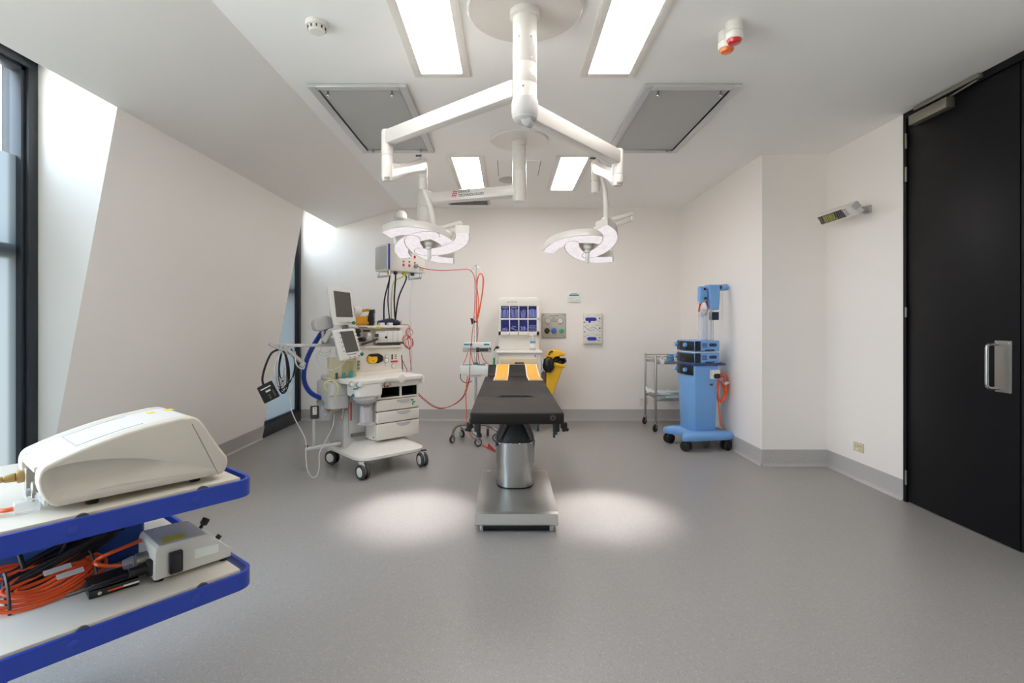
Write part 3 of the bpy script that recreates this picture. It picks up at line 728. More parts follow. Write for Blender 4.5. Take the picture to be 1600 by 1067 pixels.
# ------------------------------------------------------------------ anaesthesia machine
A = thing('anaesthesia_machine', 'cream anaesthesia machine with two tilted grey screens and three drawers', 'medical machine', (-1.2, 4.68, 0), R(42))
b = MB(); pl = lambda w, d, r, z, yc=0.0: [(x, y+yc, z) for x, y in rrect(w, d, r, 6)]
b.loft([pl(.60, .66, .10, .135), pl(.66, .72, .13, .15), pl(.66, .72, .13, .172), pl(.62, .68, .12, .185), pl(.50, .58, .10, .222, .03), pl(.44, .50, .08, .25, .05)])
part(b, 'base', m_whiteplast, A, ang=50)
for x, y, yw in ((-.29, -.31, 50), (.29, -.31, 35), (-.29, .31, 70), (.29, .31, 20)):
    caster(A, x, y, .062, R(yw-42+90), .14, m_dark, m_whiteplast, m_whiteplast, True, .024)
part(MB().box((.30, -.33, .142), (.05, .03, .012), .003), 'brake_pedal', m_dark, A)
# cabinet with open shelf and drawers
CXL, CXR, CYF, CYB = -.104, .319, -.216, .28
cab = MB()
cab.span((CXL, CYF+.02, .262), (CXR, CYB, .632), .008)
cab.span((CXL, CYF+.004, .632), (CXL+.045, CYB, .765)).span((CXR-.012, CYF+.004, .632), (CXR, CYB, .765))
cab.span((CXL, CYF+.006, .720), (CXR, CYB, .765)).span((.128, CYF+.006, .632), (.148, CYB, .765)).span((CXL, .1, .632), (CXR, CYB, .765))
cab.span((CXL, CYF+.004, .62), (CXR, CYF+.05, .634))
cabo = part(cab, 'cabinet', m_cream, A)
part(MB().span((CXL+.003, CYF+.010, .266), (CXR-.003, CYF+.021, .616)), 'drawer_gap_shade', m_dark, A)  # dark sheet behind the drawers stands in for shade in the gaps
for x0, x1 in ((CXL+.045, .128), (.148, CXR-.012)):
    q = MB(); q.span((x0+.001, .09, .634), (x1-.001, .099, .719)).span((x0+.0005, CYF+.012, .634), (x0+.004, .09, .719)).span((x1-.004, CYF+.012, .634), (x1-.0005, .09, .719)).span((x0, CYF+.012, .634), (x1, .09, .637)).span((x0, CYF+.012, .716), (x1, .09, .7195))
    part(q, 'open_compartment', m_hole, A)
for z0, z1 in ((.518, .613), (.415, .511), (.268, .408)):
    d = part(MB().span((CXL-.002, CYF-.014, z0), (CXR+.002, CYF+.019, z1), .010, 3), 'drawer', m_cream, A)
    hx = (CXL+CXR)/2 + .05
    q = MB(); q.prism([(hx + .075*math.cos(R(a)), CYF-.013, z1-.006 + .034*math.sin(R(a))) for a in range(180, 361, 15)], (0, -.004, 0))
    part(q, 'handle', m_greyplast, d)
part(MB().box((.245, CYF-.016, .592), (.022, .005, .016), .002), 'lock', m_satin, A)
kq = MB(); kq.box((.262, CYF-.016, .572), (.028, .004, .011), .002, M=None).box((.250, CYF-.016, .557), (.012, .004, .026), .002)
part(kq, 'key_tag', m_green, A)
part(MB().cyl((CXL, CYF+.05, .29), (CXL-.006, CYF+.05, .29), .006, n=8), 'grommet', m_dark, A)
# left column with grey recess, gauge plate and catch
part(MB().span((-.31, -.02, .20), (CXL+.002, .28, .745), .008), 'side_column', m_greyplast, A)
part(MB().span((-.27, -.045, .30), (-.135, -.018, .66), .006), 'bracket_plate', m_greyplast, A)
part(MB().span((-.262, -.050, .44), (-.250, -.043, .60)), 'red_scale', m_redline, A)
part(MB().span((-.26, -.06, .295), (-.13, -.04, .325), .004).cyl((-.235, -.055, .31), (-.235, -.075, .31), .016, n=12), 'catch', m_satin, A)
part(MB().span((CXL-.012, -.12, .50), (CXL, -.03, .60), .004), 'outlet_plate', m_cream, A)
for z in (.53, .57): part(MB().cyl((CXL-.012, -.075, z), (CXL-.016, -.075, z), .014, n=12), 'outlet', m_greyplast, A)
# worktop
wt = MB(); P = [(-.375, -.10), (-.35, -.275), (-.31, -.315), (-.09, -.315), (-.05, -.275), (.02, -.262), (.335, -.262), (.352, -.245), (.352, .33), (-.375, .33)]
wt.prism([(x, y, .772) for x, y in P], (0, 0, .043), .012, 3)
part(wt, 'worktop', m_whiteplast, A)
part(MB().span((-.07, -.232, .728), (.325, -.20, .776), .004), 'apron', m_cream, A)
part(MB().span((.335, -.262, .735), (.362, -.13, .800), .006), 'folding_flap', m_cream, A)
part(MB().lathe([(.0, .003), (.03, .003), (.036, 0), (.036, -.003)], 20, Matrix.Translation((.12, -.262, .793)) @ Matrix.Rotation(R(90), 4, 'X')), 'push_catch', m_whiteplast, A)
for x, z, m in ((-.03, .755, m_greyplast), (-.03, .735, m_brass), (-.012, .733, m_red), (.02, .748, m_greyplast)):
    part(MB().cyl((x, -.232, z), (x, -.25, z), .012, n=12, b=.002), 'test_port', m, A)
# breathing block
bb = MB(); bb.loft([[(x, y, z) for x, y in rrect(w, d, .045, 5, -.205, -.20)] for w, d, z in ((.20, .16, .660), (.245, .21, .675), (.25, .215, .72), (.25, .215, .775))])
part(bb, 'breathing_block', m_whiteplast, A)
for u, v in ((549, 600.5), (560.5, 601.5)):
    p = hit(A, u, v, 1, -.308); k = MB(); k.cyl((p.x, -.306, p.z), (p.x, -.325, p.z), .017, n=18, b=.003); ko = part(k, 'breathing_port', m_whiteplast, A)
    part(MB().lathe([(.018, 0), (.022, 0), (.022, .004), (.018, .004)], 20, Matrix.Translation((p.x, -.3055, p.z)) @ Matrix.Rotation(R(90), 4, 'X')), 'teal_ring', m_teal, ko)
p = hit(A, 555.5, 607.5, 1, -.308); part(MB().box((p.x, -.3085, p.z), (.042, .005, .012), .001), 'teal_tag', m_teal, A)
ab = MB(M=Matrix.Translation((-.19, -.19, 0))); ab.lathe([(.0, .665), (.10, .665), (.105, .64), (.09, .615), (.06, .60), (.0, .598)], 28)
part(ab, 'absorber_cap', m_greyplast, A)
p = hit(A, 551.5, 618, 1, -.27); part(MB().prism([(p.x-.022, p.y, p.z-.012), (p.x+.016, p.y, p.z-.012), (p.x+.004, p.y, p.z+.016)], (0, .012, 0), .002), 'teal_lever', m_teal, A)
cx, cy = -.175, -.17
cn = MB(M=Matrix.Translation((cx, cy, 0))); cn.lathe([(.0, .598), (.062, .598), (.066, .59), (.06, .578), (.0, .578)], 24); part(cn, 'canister_lid', m_midgrey, A)
cn = MB(M=Matrix.Translation((cx, cy, 0))); cn.lathe([(.0, .44), (.046, .44), (.050, .445), (.050, .565), (.0, .565)], 24); part(cn, 'absorber_granules', m_canwhite, A)
cn = MB(M=Matrix.Translation((cx, cy, 0))); cn.lathe([(.0, .415), (.075, .415), (.078, .422), (.060, .432), (.057, .44), (.057, .58), (.052, .58), (.052, .44), (.0, .43)], 28); part(cn, 'absorber_canister', m_jar, A)
# bellows block on the far left and the waste bottle behind it
vb = MB(); vb.loft([[(x, y, z) for x, y in rrect(w, d, .05, 5, -.36, .08)] for w, d, z in ((.14, .24, .545), (.19, .30, .56), (.20, .31, .68), (.20, .31, .68), (.20, .31, .77), (.18, .29, .785))])
part(vb, 'ventilator_block', m_greyplast, A)
part(MB().span((-.46, -.075, .667), (-.26, -.070, .671)), 'joint_line', m_midgrey, A)
part(MB().span((-.44, -.03, .53), (-.28, .18, .546), .004), 'block_tray', m_brass, A)
part(MB().tube([(-.33, -.06, .55), (-.335, -.065, .52), (-.345, -.075, .48), (-.36, -.075, .46)], .012, 8), 'drain_lever', m_satin, A)
p0 = hit(A, 516, 586.5, 1, .02); p1 = hit(A, 551, 557, 1, .02)
cvx = MB(); cvx.span((p0.x, -.06, .815), (p1.x, .10, p1.z), .012)
part(cvx, 'bellows_dome', m_clearyel, A)
part(MB().span(((p0.x+p1.x)/2+.02, -.03, .815), (p1.x-.012, .07, .95), .006), 'dome_inner', m_clearyel, A)
for u, v, s, m in ((548.5, 581.5, .016, m_teal), (537, 584, .012, m_teal), (526, 584.5, .011, m_dark)):
    p = hit(A, u, v, 1, -.08); part(MB().cyl((p.x, -.08, .812), (p.x, -.08, p.z+s), s, n=14, b=.003), 'valve_knob', m, A)
# upper console
UX0, UX1 = -.16, .315
up = MB(); up.span((UX0, .08, .812), (UX1, .34, 1.068), .006).span((UX0, .055, 1.055), (UX1+.002, .34, 1.076), .004).span((UX0, .13, 1.07), (UX1, .34, 1.25)).span((UX0, .09, 1.07), (UX0+.012, .34, 1.25)).span((UX1-.012, .09, 1.07), (UX1, .34, 1.25))
part(up, 'upper_console', m_cream, A)
part(MB().prism([(x, y+.055, .81) for x, y in ((UX0, 0), (UX1, 0), (UX1, .03), (UX0, .03))], (0, 0, .035), .008), 'console_foot', m_cream, A)
tt = MB(); tt.span((UX0-.02, .052, 1.240), (UX1+.02, .37, 1.262), .006)
part(tt, 'top_tray', m_whiteplast, A)
def onfront(u0, v0, u1, v1, y, th, name, m, bev=.002, par=None):
    a = hit(A, u0, v0, 1, y); c = hit(A, u1, v1, 1, y); return part(MB().span((a.x, y-th, a.z), (c.x, y, c.z), bev), name, m, par or A)
onfront(587.5, 510.2, 595, 513.6, .0525, .002, 'yellow_sticker', m_yellowlab, 0)
onfront(577.5, 510.6, 581, 512, .0525, .002, 'yellow_sticker', m_yellowlab, 0)
onfront(561, 510.4, 574, 512.4, .0525, .0015, 'printed_line', m_line, 0)
onfront(559, 509, 561, 511.5, .0525, .002, 'printed_mark', m_brass, 0)
gm = onfront(584, 517, 625.5, 535, .10, .04, 'gas_module', m_whiteplast, .004)
for u in (605, 613.5, 621): onfront(u, 517.6, u+.5, 534.6, .0598, .001, 'module_joint', m_greyplast, 0, gm)
onfront(586, 521.5, 591.5, 526.5, .0598, .002, 'keypad', m_dark, 0, gm)
for k in range(5): onfront(584.8+k*3.4, 517.8, 587.4+k*3.4, 518.6, .0598, .001, 'printed_line', m_line, 0, gm)
q = hit(A, 603, 527, 1, .06); part(MB().cyl((q.x, .061, q.z), (q.x, .05, q.z), .011, n=12), 'module_knob', m_black, gm)
onfront(586, 535, 626, 536.6, .10, .05, 'module_ledge', m_dark, .002)
onfront(566, 516, 580, 535, .16, .01, 'suction_panel', m_cream, .003)
onfront(565, 515.6, 576, 518, .155, .03, 'panel_slot', m_dark, .002)
for u, v, r, m in ((560, 517.5, .02, m_black), (560.5, 523.5, .014, m_black), (568, 530.5, .020, m_black), (576, 523, .018, m_whiteplast), (575, 528, .024, m_greyplast), (591, 529, .017, m_greyplast)):
    q = hit(A, u, v, 1, .06); part(MB().cyl((q.x, .16, q.z), (q.x, .045, q.z), r, n=16, b=.004), 'regulator_knob', m, A)
a = hit(A, 565, 538, 1, .03); c = hit(A, 590, 529.5, 1, .03)
part(MB().tube([a, a*.5+c*.5+V((0, 0, -.004)), c], .009, 8), 'sensor_lead', m_black, A)
# recess with the yellow flow sensor pod
a = hit(A, 573, 553, 1, .078); c = hit(A, 597, 567, 1, .078); w, h = c.x-a.x, a.z-c.z
def ov(y, cxx, czz, ww, hh, th): return MB().prism([(x, y, z) for x, z in rrect(ww, hh, hh*.48, 6, cxx, czz)], (0, th, 0), .002)
rec = part(ov(.074, (a.x+c.x)/2, (a.z+c.z)/2, w, h, .01), 'sensor_recess', m_hole, A)
part(ov(.046, a.x+w*.30, (a.z+c.z)/2-.004, w*.60, h*.82, .028), 'flow_sensor', m_yellow, rec)
part(ov(.050, a.x+w*.80, (a.z+c.z)/2, w*.36, h*.75, .026), 'sensor_clamp', m_black, rec)
part(ov(.042, a.x+w*.36, (a.z+c.z)/2+h*.34, w*.5, h*.22, .02), 'sensor_band', m_black, rec)
q = hit(A, 583.5, 564, 1, .046); part(MB().cyl((q.x, .047, q.z), (q.x, .043, q.z), .005, n=8), 'screw', m_ink, rec)
for u, v, r, m in ((603.5, 556.5, .018, m_greyplast), (603, 562.5, .026, m_chrome), (603.5, 569, .016, m_greyplast), (614.5, 571.5, .024, m_greyplast)):
    q = hit(A, u, v, 1, .08); g = part(MB().cyl((q.x, .08, q.z), (q.x, .068, q.z), r, n=20, b=.002), 'gauge', m, A)
    part(MB().cyl((q.x, .069, q.z), (q.x, .066, q.z), r*.72, n=18), 'dial', m_whiteplast, g)
lp = onfront(610.5, 551.5, 621.5, 566, .08, .003, 'label_panel', m_whiteplast, 0)
onfront(610.5, 563.6, 621.5, 565.8, .0765, .001, 'red_strip', m_redline, 0, lp)
onfront(611.5, 553.5, 614, 561.5, .0765, .001, 'bar_scale', m_dark, 0, lp)
for k in range(3): onfront(616.5, 553.8+k*2.6, 620, 555.2+k*2.6, .0765, .001, 'printed_line', m_line, 0, lp)
q = hit(A, 559.5, 565, 1, .08)
for u, v in ((559.5, 565), (559.5, 570), (559.5, 575.5)):
    q = hit(A, u, v, 1, .08); part(MB().cyl((q.x, .08, q.z), (q.x, .064, q.z), .013, n=14, b=.002), 'gas_port', m_satin, A)
part(MB().cyl((UX1+.01, .10, 1.262), (UX1+.01, .10, 1.31), .005, n=8), 'post', m_chrome, A)
# monitors
m_knobgreen = mat('dark_teal_knob', (24, 120, 102), .4, var=.05)
def monitor(corners, scr, knob, y, th, keys, name_label):
    c = [hit(A, u, v, 1, y) for u, v in corners]
    m = MB(); m.prism(c, (0, th, 0), .016, 3); mo = part(m, 'monitor', m_whiteplast, A, label=name_label)
    s = [hit(A, u, v, 1, y-.0005) for u, v in scr]
    part(MB().prism(s, (0, .002, 0), 0), 'screen', m_screen, mo)
    ctr = sum(s, V())/4
    part(MB().prism([ctr + (q-ctr)*1.045 + V((0, .0006, 0)) for q in s], (0, .002, 0), 0), 'screen_bezel', m_greyplast, mo)
    k = hit(A, knob[0], knob[1], 1, y); part(MB().cyl((k.x, y+.002, k.z), (k.x, y-.014, k.z), .0155, n=18, b=.004), 'control_knob', m_knobgreen, mo)
    for (u0, v0, u1, v1, n, mm) in keys:
        for i in range(n):
            f = i/(n-1); q = hit(A, u0+(u1-u0)*f, v0+(v1-v0)*f, 1, y); part(MB().box((q.x, y-.0005, q.z), (.012, .003, .008), .001), 'key', mm, mo)
    bk = sum(c, V())/4
    part(MB().box((bk.x, y+th+.02, bk.z), (.16, .05, .20), .015), 'rear_housing', m_greyplast, mo)
    return mo
monitor([(511, 446.5), (549.5, 451.5), (556.5, 506.5), (523, 510)], [(521, 454.2), (547, 457.5), (551.5, 495.8), (525.5, 495.2)], (552.3, 504.3), -.10, .045,
        [(531, 503.2, 547, 504, 8, m_greyplast), (533, 505.6, 547, 506.2, 6, m_greyplast), (543, 503.2, 549, 503.8, 3, m_teal)], 'upper tilted monitor with dark screen')
monitor([(520.5, 515.5), (555.5, 513), (567.5, 556.5), (532.5, 565)], [(531, 518.2), (551.8, 516.6), (560.8, 548.6), (541, 551.2)], (565, 553.2), -.16, .045,
        [(544, 554.6, 556, 552.2, 6, m_line), (547, 558.2, 561, 555.6, 3, m_line), (530.5, 520, 537.5, 549, 5, m_line), (555, 519, 563.5, 545, 6, m_line)], 'lower tilted monitor with dark screen')
part(MB().cyl(hit(A, 563, 486, 1, -.03), hit(A, 551, 486, 1, -.03), .042, n=20, b=.01), 'monitor_pivot', m_whiteplast, A)
part(MB().bar(hit(A, 538, 500, 1, -.02), hit(A, 543, 545, 1, -.05), .05, .04, .008), 'monitor_post', m_midgrey, A)
part(MB().bar(hit(A, 545, 530, 1, -.05), hit(A, 556, 545, 1, .10), .05, .04, .008), 'monitor_arm', m_midgrey, A)
hs = MB(); hs.prism([hit(A, u, v, 1, .02) for u, v in ((491.5, 503), (495, 499.5), (513, 492.5), (522, 500), (522, 512), (499, 518), (493.5, 515))], (0, .10, 0), .014, 3)
part(hs, 'camera_housing', m_greyplast, A)
part(MB().cyl(hit(A, 505, 516, 1, .05), hit(A, 507, 537, 1, .05), .022, n=14, b=.004), 'arm_riser', m_satin, A)
part(MB().cyl(hit(A, 517, 518, 1, .0), hit(A, 505, 534, 1, .0), .026, n=14, b=.012), 'elbow', m_greyplast, A)
part(MB().prism([hit(A, u, v, 1, .05) for u, v in ((510, 530), (524, 527), (527, 541), (512, 541))], (0, .06, 0), .008), 'arm_clamp', m_greyplast, A)
ra = MB(); ra.bar(hit(A, 524, 539, 1, .05), hit(A, 437, 540, 1, .05), .022, .026, .004)
part(ra, 'accessory_rail', m_alu, A)
la = MB()
la.bar(hit(A, 446, 549, 1, .05), hit(A, 421, 537.5, 1, .05), .04, .022, .006).bar(hit(A, 420, 538, 1, .06), hit(A, 445, 540, 1, .06), .03, .022, .006).bar(hit(A, 447, 545, 1, .04), hit(A, 475, 568.5, 1, .04), .045, .030, .010).cyl(hit(A, 444.5, 538, 1, .03), hit(A, 446.5, 553, 1, .03), .016, n=12, b=.003).cyl(hit(A, 476, 566, 1, .03), hit(A, 470, 573, 1, .03), .020, n=12, b=.004)
part(la, 'cable_hanger', m_greyplast, A)
# suction stand on the left foot
st = MB(); e0 = hit(A, 477, 702, 1, .12); e1 = hit(A, 533, 692, 1, .0)
st.bar(e0, e1, .03, .028, .004); pq = hit(A, 490, 699, 1, .10); pt = hit(A, 490.5, 640, 1, .10)
st.bar(pq, pt, .024, .022, .003, up=(0, 1, 0))
part(st, 'suction_stand', m_alu, A)
part(MB().cyl(e0 + V((.01, 0, .012)), e0 + V((.01, 0, .035)), .013, n=12, b=.003), 'clamp_knob', m_black, A)
r0 = hit(A, 485, 634.5, 1, .10); r1 = hit(A, 496.5, 653, 1, .10)
rg = part(MB().span((r0.x, .07, r1.z), (r1.x, .11, r0.z), .004), 'regulator_box', m_dark, A)
w_ = r1.x-r0.x; h_ = r0.z-r1.z
part(MB().span((r0.x+w_*.12, .066, r1.z+h_*.34), (r0.x+w_*.66, .072, r0.z-h_*.06), .002), 'white_plate', m_whiteplast, rg)
for k in range(3): part(MB().cyl((r0.x+w_*.39, .067, r1.z+h_*(.48+.17*k)), (r0.x+w_*.39, .063, r1.z+h_*(.48+.17*k)), .004, n=8), 'hole', m_ink, rg)
cc = hit(A, 508, 640, 1, .10); zt = hit(A, 508, 625, 1, .10).z; zb = hit(A, 508, 655, 1, .10).z
jr = MB(M=Matrix.Translation((cc.x, cc.y, 0))); jr.lathe([(.0, zb), (.060, zb), (.064, zb+.006), (.068, zt-.02), (.064, zt-.02), (.060, zb+.01), (.0, zb+.008)], 28)
jo = part(jr, 'suction_jar', m_jar, A)
jl = MB(M=Matrix.Translation((cc.x, cc.y, 0))); jl.lathe([(.071, zt-.026), (.072, zt-.004), (.05, zt+.004), (.0, zt+.006)], 28); part(jl, 'jar_lid', m_midgrey, jo)
for k in range(4):
    jl = MB(M=Matrix.Translation((cc.x, cc.y, 0))); z = zb+.03+k*.026; jl.prism([(-.035, -.068, z), (.02, -.068, z), (.02, -.068, z+.002), (-.035, -.068, z+.002)], (0, .002, 0)); part(jl, 'graduation', m_line, jo)
part(MB().box((cc.x+.03, cc.y, zt+.012), (.05, .04, .026), .006), 'jar_valve', m_dark, jo)

# things on, around and hanging from the machine
def cable(pts, r, name, m, label, cat='cable', group=None, n=7, smooth=6):
    return solo(MB().tube(pts, r, n, smooth), name, m, label, cat, group)
AM = FR[A]; aw = lambda u, v, y: AM @ hit(A, u, v, 1, y)
hp = [aw(517, 507, .14), aw(505, 517, .16), aw(492, 536, .18), aw(481, 558, .18), aw(475, 580, .18), aw(476, 598, .17), aw(484, 612, .15), aw(496, 620, .12), aw(508, 624, .11), aw(511.5, 622, .09)]
hb = MB(); pts = catmull(hp, 26); rr = .0205
hb.tube([p for p in pts], lambda t: rr + .0035*math.sin(t*len(pts)*1.9), 10, 0)
solo(hb, 'breathing_hose', m_hose, 'thick blue corrugated hose curving down the left of anaesthesia machine', 'hose')
# wall of leads on the rail
def loops(cu, cv, n, ru, rv, y, r, seed, tilt=0):
    rnd = random.Random(seed); m = MB()
    for k in range(n):
        a = rnd.uniform(.75, 1.1); b_ = rnd.uniform(.8, 1.12); dx = rnd.uniform(-.3, .3)*ru; yy = y + rnd.uniform(-.03, .05); ph = rnd.uniform(-.25, .25)
        pts = []
        for i in range(12):
            t = 2*math.pi*i/12; x_ = ru*a*math.sin(t)*(1-.25*math.cos(t)); y_ = rv*b_*(1-math.cos(t))
            pts.append(aw(cu + dx*(1-math.cos(t))*.5 + x_*math.cos(ph+tilt) , cv + y_ + x_*math.sin(ph+tilt)*.4, yy + .02*math.sin(t*2+k)))
        m.tube(pts, r*rnd.uniform(.8, 1.2), 6, 4, True)
    return m
solo(loops(443, 549, 6, 8.5, 30, .035, .0042, 3), 'monitoring_leads', m_rubber, 'bunch of thin black monitoring leads looped over the machine rail', 'cable')
solo(loops(439, 549, 12, 8, 27, .02, .0036, 11), 'patient_leads', m_palecable, 'bunch of thin pale grey leads looped over machine rail', 'cable')
cable([aw(435, 546, .05), aw(424, 552, .05), aw(415, 571, .04), aw(410, 591, .03), aw(412, 602, .03), aw(414, 605, .028)], .0085, 'cuff_hose', m_rubber, 'black hose from machine rail down to the blood pressure cuff', 'hose')
cable([aw(455, 545, .04), aw(461, 566, .04), aw(457, 590, .04), aw(445, 604, .03), aw(436, 609, .025)], .007, 'cuff_lead', m_rubber, 'black lead curving from the rail to the right of cuff', 'cable')
c = [aw(u, v, .02) for u, v in ((402, 606.5), (425, 594.5), (438, 619), (414, 631))]; nrm = (AM.to_3x3() @ V((0, 1, 0)))
K = thing('pressure_cuff', 'square black blood pressure cuff with white print hanging from leads', 'cuff', aw(420, 631, .02))
I = FR[K].inverted(); cm = MB(); cm.prism([I @ q for q in c], nrm*.022, .005, 2); part(cm, 'cuff', m_rubber, K)
def cq(s, t): return I @ ((c[0]*(1-s)+c[1]*s)*(1-t) + (c[3]*(1-s)+c[2]*s)*t) - nrm*.0015
def patch(s0, s1, t0, t1, m, name='print'): part(MB().prism([cq(s0, t0), cq(s1, t0), cq(s1, t1), cq(s0, t1)], nrm*.002), name, m, K)
patch(.12, .78, .17, .23, m_whiteplast); patch(.35, .66, .36, .46, m_whiteplast)
for k in range(5): patch(.42+.03*k*.0, .46+.05*(k % 2), .58+.07*k, .62+.07*k, m_line)
for k in range(6): patch(.72+.0*k, .80+.03*(k % 2), .48+.07*k, .51+.07*k, m_line)
cable([aw(461, 549, .03), aw(462, 566, .02), aw(467, 574, .02), aw(474, 576, .02), aw(476, 571, .02), aw(474, 566, .03)], .006, 'short_clear_tube', m_palecable, 'short pale tube looped below the tip of the cable hanger', 'tube')
cable([aw(457, 590, .03), aw(454, 615, .02), aw(455, 638, .0), aw(461, 655, -.02), aw(472, 675, -.04), aw(478, 690, -.05), aw(478, 712, -.07), aw(480, 732, -.1), aw(487, 745.5, -.12), aw(495, 743, -.12), aw(499, 728, -.11), aw(499, 708, -.08), aw(508, 690, -.04), aw(519, 668, 0), aw(522, 650, .02), aw(521.5, 625, .03)], .0042, 'suction_tube', m_palecable, 'thin pale suction tube hanging in a loop down to the floor left of machine', 'tube')
cable([aw(517, 547, .02), aw(508, 552, .0), aw(498, 549, -.01), aw(495, 558, -.01), aw(502, 570, -.01), aw(517, 578, -.03), aw(531, 573, -.09), aw(540, 563, -.13)], .0035, 'sampling_line', m_palecable, 'thin pale sampling line looping left below the lower monitor', 'tube')
cable([aw(503, 541, .02), aw(499, 552, .01), aw(505, 556, .0), aw(514, 554, .0), aw(517, 546, .01)], .003, 'small_lead', m_palecable, 'small thin loop of pale lead under the machine rail', 'cable')
cable([aw(513, 612, -.06), aw(507, 606, -.09), aw(508, 598, -.1), aw(516, 594, -.1), aw(524, 597, -.1), aw(528, 606, -.1), aw(526, 616, -.09), aw(520, 624, -.06)], .0052, 'yellow_tube', m_yelcable, 'pale yellow tube looped in front of the grey bellows block', 'tube')
# torch and bag on the top tray
TZ = 1.262
tp = aw(573.5, 504, .18)
L = thing('torch', 'yellow and black lantern torch with carry handle on machine top', 'torch', M=frame((tp.x, tp.y, TZ), R(8)) @ Matrix.Scale(1.12, 4))
bd = MB(); bd.loft([[(x, y, z) for y, z in rrect(w, h, .02, 4, 0, zc)] for x, w, h, zc in ((-.085, .09, .07, .036), (-.075, .10, .078, .040), (-.01, .10, .078, .040), (.02, .11, .09, .046))])
part(bd, 'body', m_yellowd, L)
hd = MB(); hd.tube([(-.07, 0, .06), (-.062, 0, .105), (-.03, 0, .125), (.01, 0, .13), (.035, 0, .12)], .012, 10, 5); part(hd, 'handle', m_yellowd, L)
hd = MB(); hd.cyl((.015, 0, .07), (.055, 0, .064), .066, .072, 24, .006).box((.03, 0, .015), (.05, .10, .03), .005); part(hd, 'head', m_black, L)
part(MB().cyl((.052, 0, .064), (.060, 0, .064), .052, n=22, b=.004), 'lens', m_dark, L)
for z in (.09, .064, .038): part(MB().sphere((.060, 0, z), .013, (.5, 1, 1)), 'bulb', m_chrome, L)
tp = aw(607, 507, .20)
cl = MB(M=frame((tp.x, tp.y, TZ), R(30)))
rnd = random.Random(5)
rings = []
for i in range(9):
    f = i/8; w = .07*math.sin(math.pi*(.12+.78*f))+.012; h = (.058*math.sin(math.pi*(.15+.7*f))**.6+.01)*rnd.uniform(.85, 1.1)
    rings.append([(-.10+.21*f, w*math.cos(2*math.pi*k/12)*rnd.uniform(.85, 1.12), h*.5 + h*.5*math.sin(2*math.pi*k/12)*rnd.uniform(.85, 1.05)+.001) for k in range(12)])
cl.loft(rings)
solo(cl, 'folded_cuff', m_navy, 'crumpled dark navy cuff lying on machine top beside yellow torch', 'cuff', ang=60)
for (u, y, w, lab) in ((596, .10, .05, 'small white box under the navy cuff on machine top, left one'), (609, .10, .045, 'small white box under the navy cuff on machine top, right one')):
    q = aw(u, 506, y); solo(MB(M=frame((q.x, q.y, TZ), R(42))).box((0, 0, .014), (w, .04, .028), .004), 'small_box', m_whiteplast, lab, 'box')
# cables hanging from the pendant to the machine
def to(u, v, y): return aw(u, v, y)
TB = lambda u: to(u, 509, .33)
for x, y, u, lab, m, r, mid in ((-.15, -.03, 600, 'leftmost black hose hanging from the pendant box to machine', m_rubber, .0075, (600.5, 470)),
                                (-.135, -.01, 610, 'dark striped hose hanging beside the leftmost black hose', m_navy, .006, (606, 470)),
                                (-.10, -.06, 618, 'middle black hose hanging straight down from the pendant box', m_rubber, .0075, (616, 470)),
                                (.02, -.06, 617, 'right black hose slanting down from the pendant box to machine', m_rubber, .0075, (622, 468)),
                                (.0, -.06, 611, 'yellow hose curving down from the yellow outlet of pendant box', m_yelcable, .0065, (612, 460))):
    a = under(x, y); q = W(mid[0], mid[1], 5.03); e = TB(u)
    if m is m_yelcable: pts = [a, a + V((-.02, 0, -.02)), W(616, 440, 5.06), q, e]
    else: pts = [a, a + V((0, 0, -.05)), q, e]
    cable(pts, r, 'supply_hose', m, lab, 'hose')
cable([under(.11, -.05), under(.11, -.05, -.08), W(641, 480, 5.05), W(642, 520, 5.03), W(643, 560, 5.0), aw(641, 580, .30)], .004, 'thin_white_cord', m_palecable, 'thin white cord hanging from the pendant box behind machine', 'cord')
# red cord hanks at the machine's right side
rc = MB(); q0 = [(625, 509), (636, 507), (641, 513), (637, 520), (630, 527), (629, 534), (634, 541), (641, 543), (644, 536), (640, 527), (634, 520), (638, 512), (642, 518), (640, 526), (633, 530), (631, 538), (638, 545), (642, 540), (641, 530), (637, 525), (640, 545), (641, 560), (643, 579)]
rc.tube([aw(u, v, .12 + .012*math.sin(i*1.7)) for i, (u, v) in enumerate(q0)], .0035, 6, 5)
rc.tube([aw(u+2+1.5*math.sin(i*2.1), v+1, .13 + .012*math.cos(i*1.3)) for i, (u, v) in enumerate(q0[2:20])], .003, 6, 5)
solo(rc, 'red_lead_hank', m_redline, 'knotted hank of thin red lead on right side of anaesthesia machine', 'cable')
cable([aw(627.5, 555, .3), aw(628.5, 570, .28), aw(629, 584, .26)], .005, 'console_lead', m_rubber, 'short black lead down right side of the machine console', 'cable')
cable([aw(627.5, 560, .3), aw(632, 570, .24), aw(636, 578, .15), aw(634, 582, .10)], .0045, 'dark_red_lead', m_redline, 'short dark red lead resting on right end of machine worktop', 'cable')

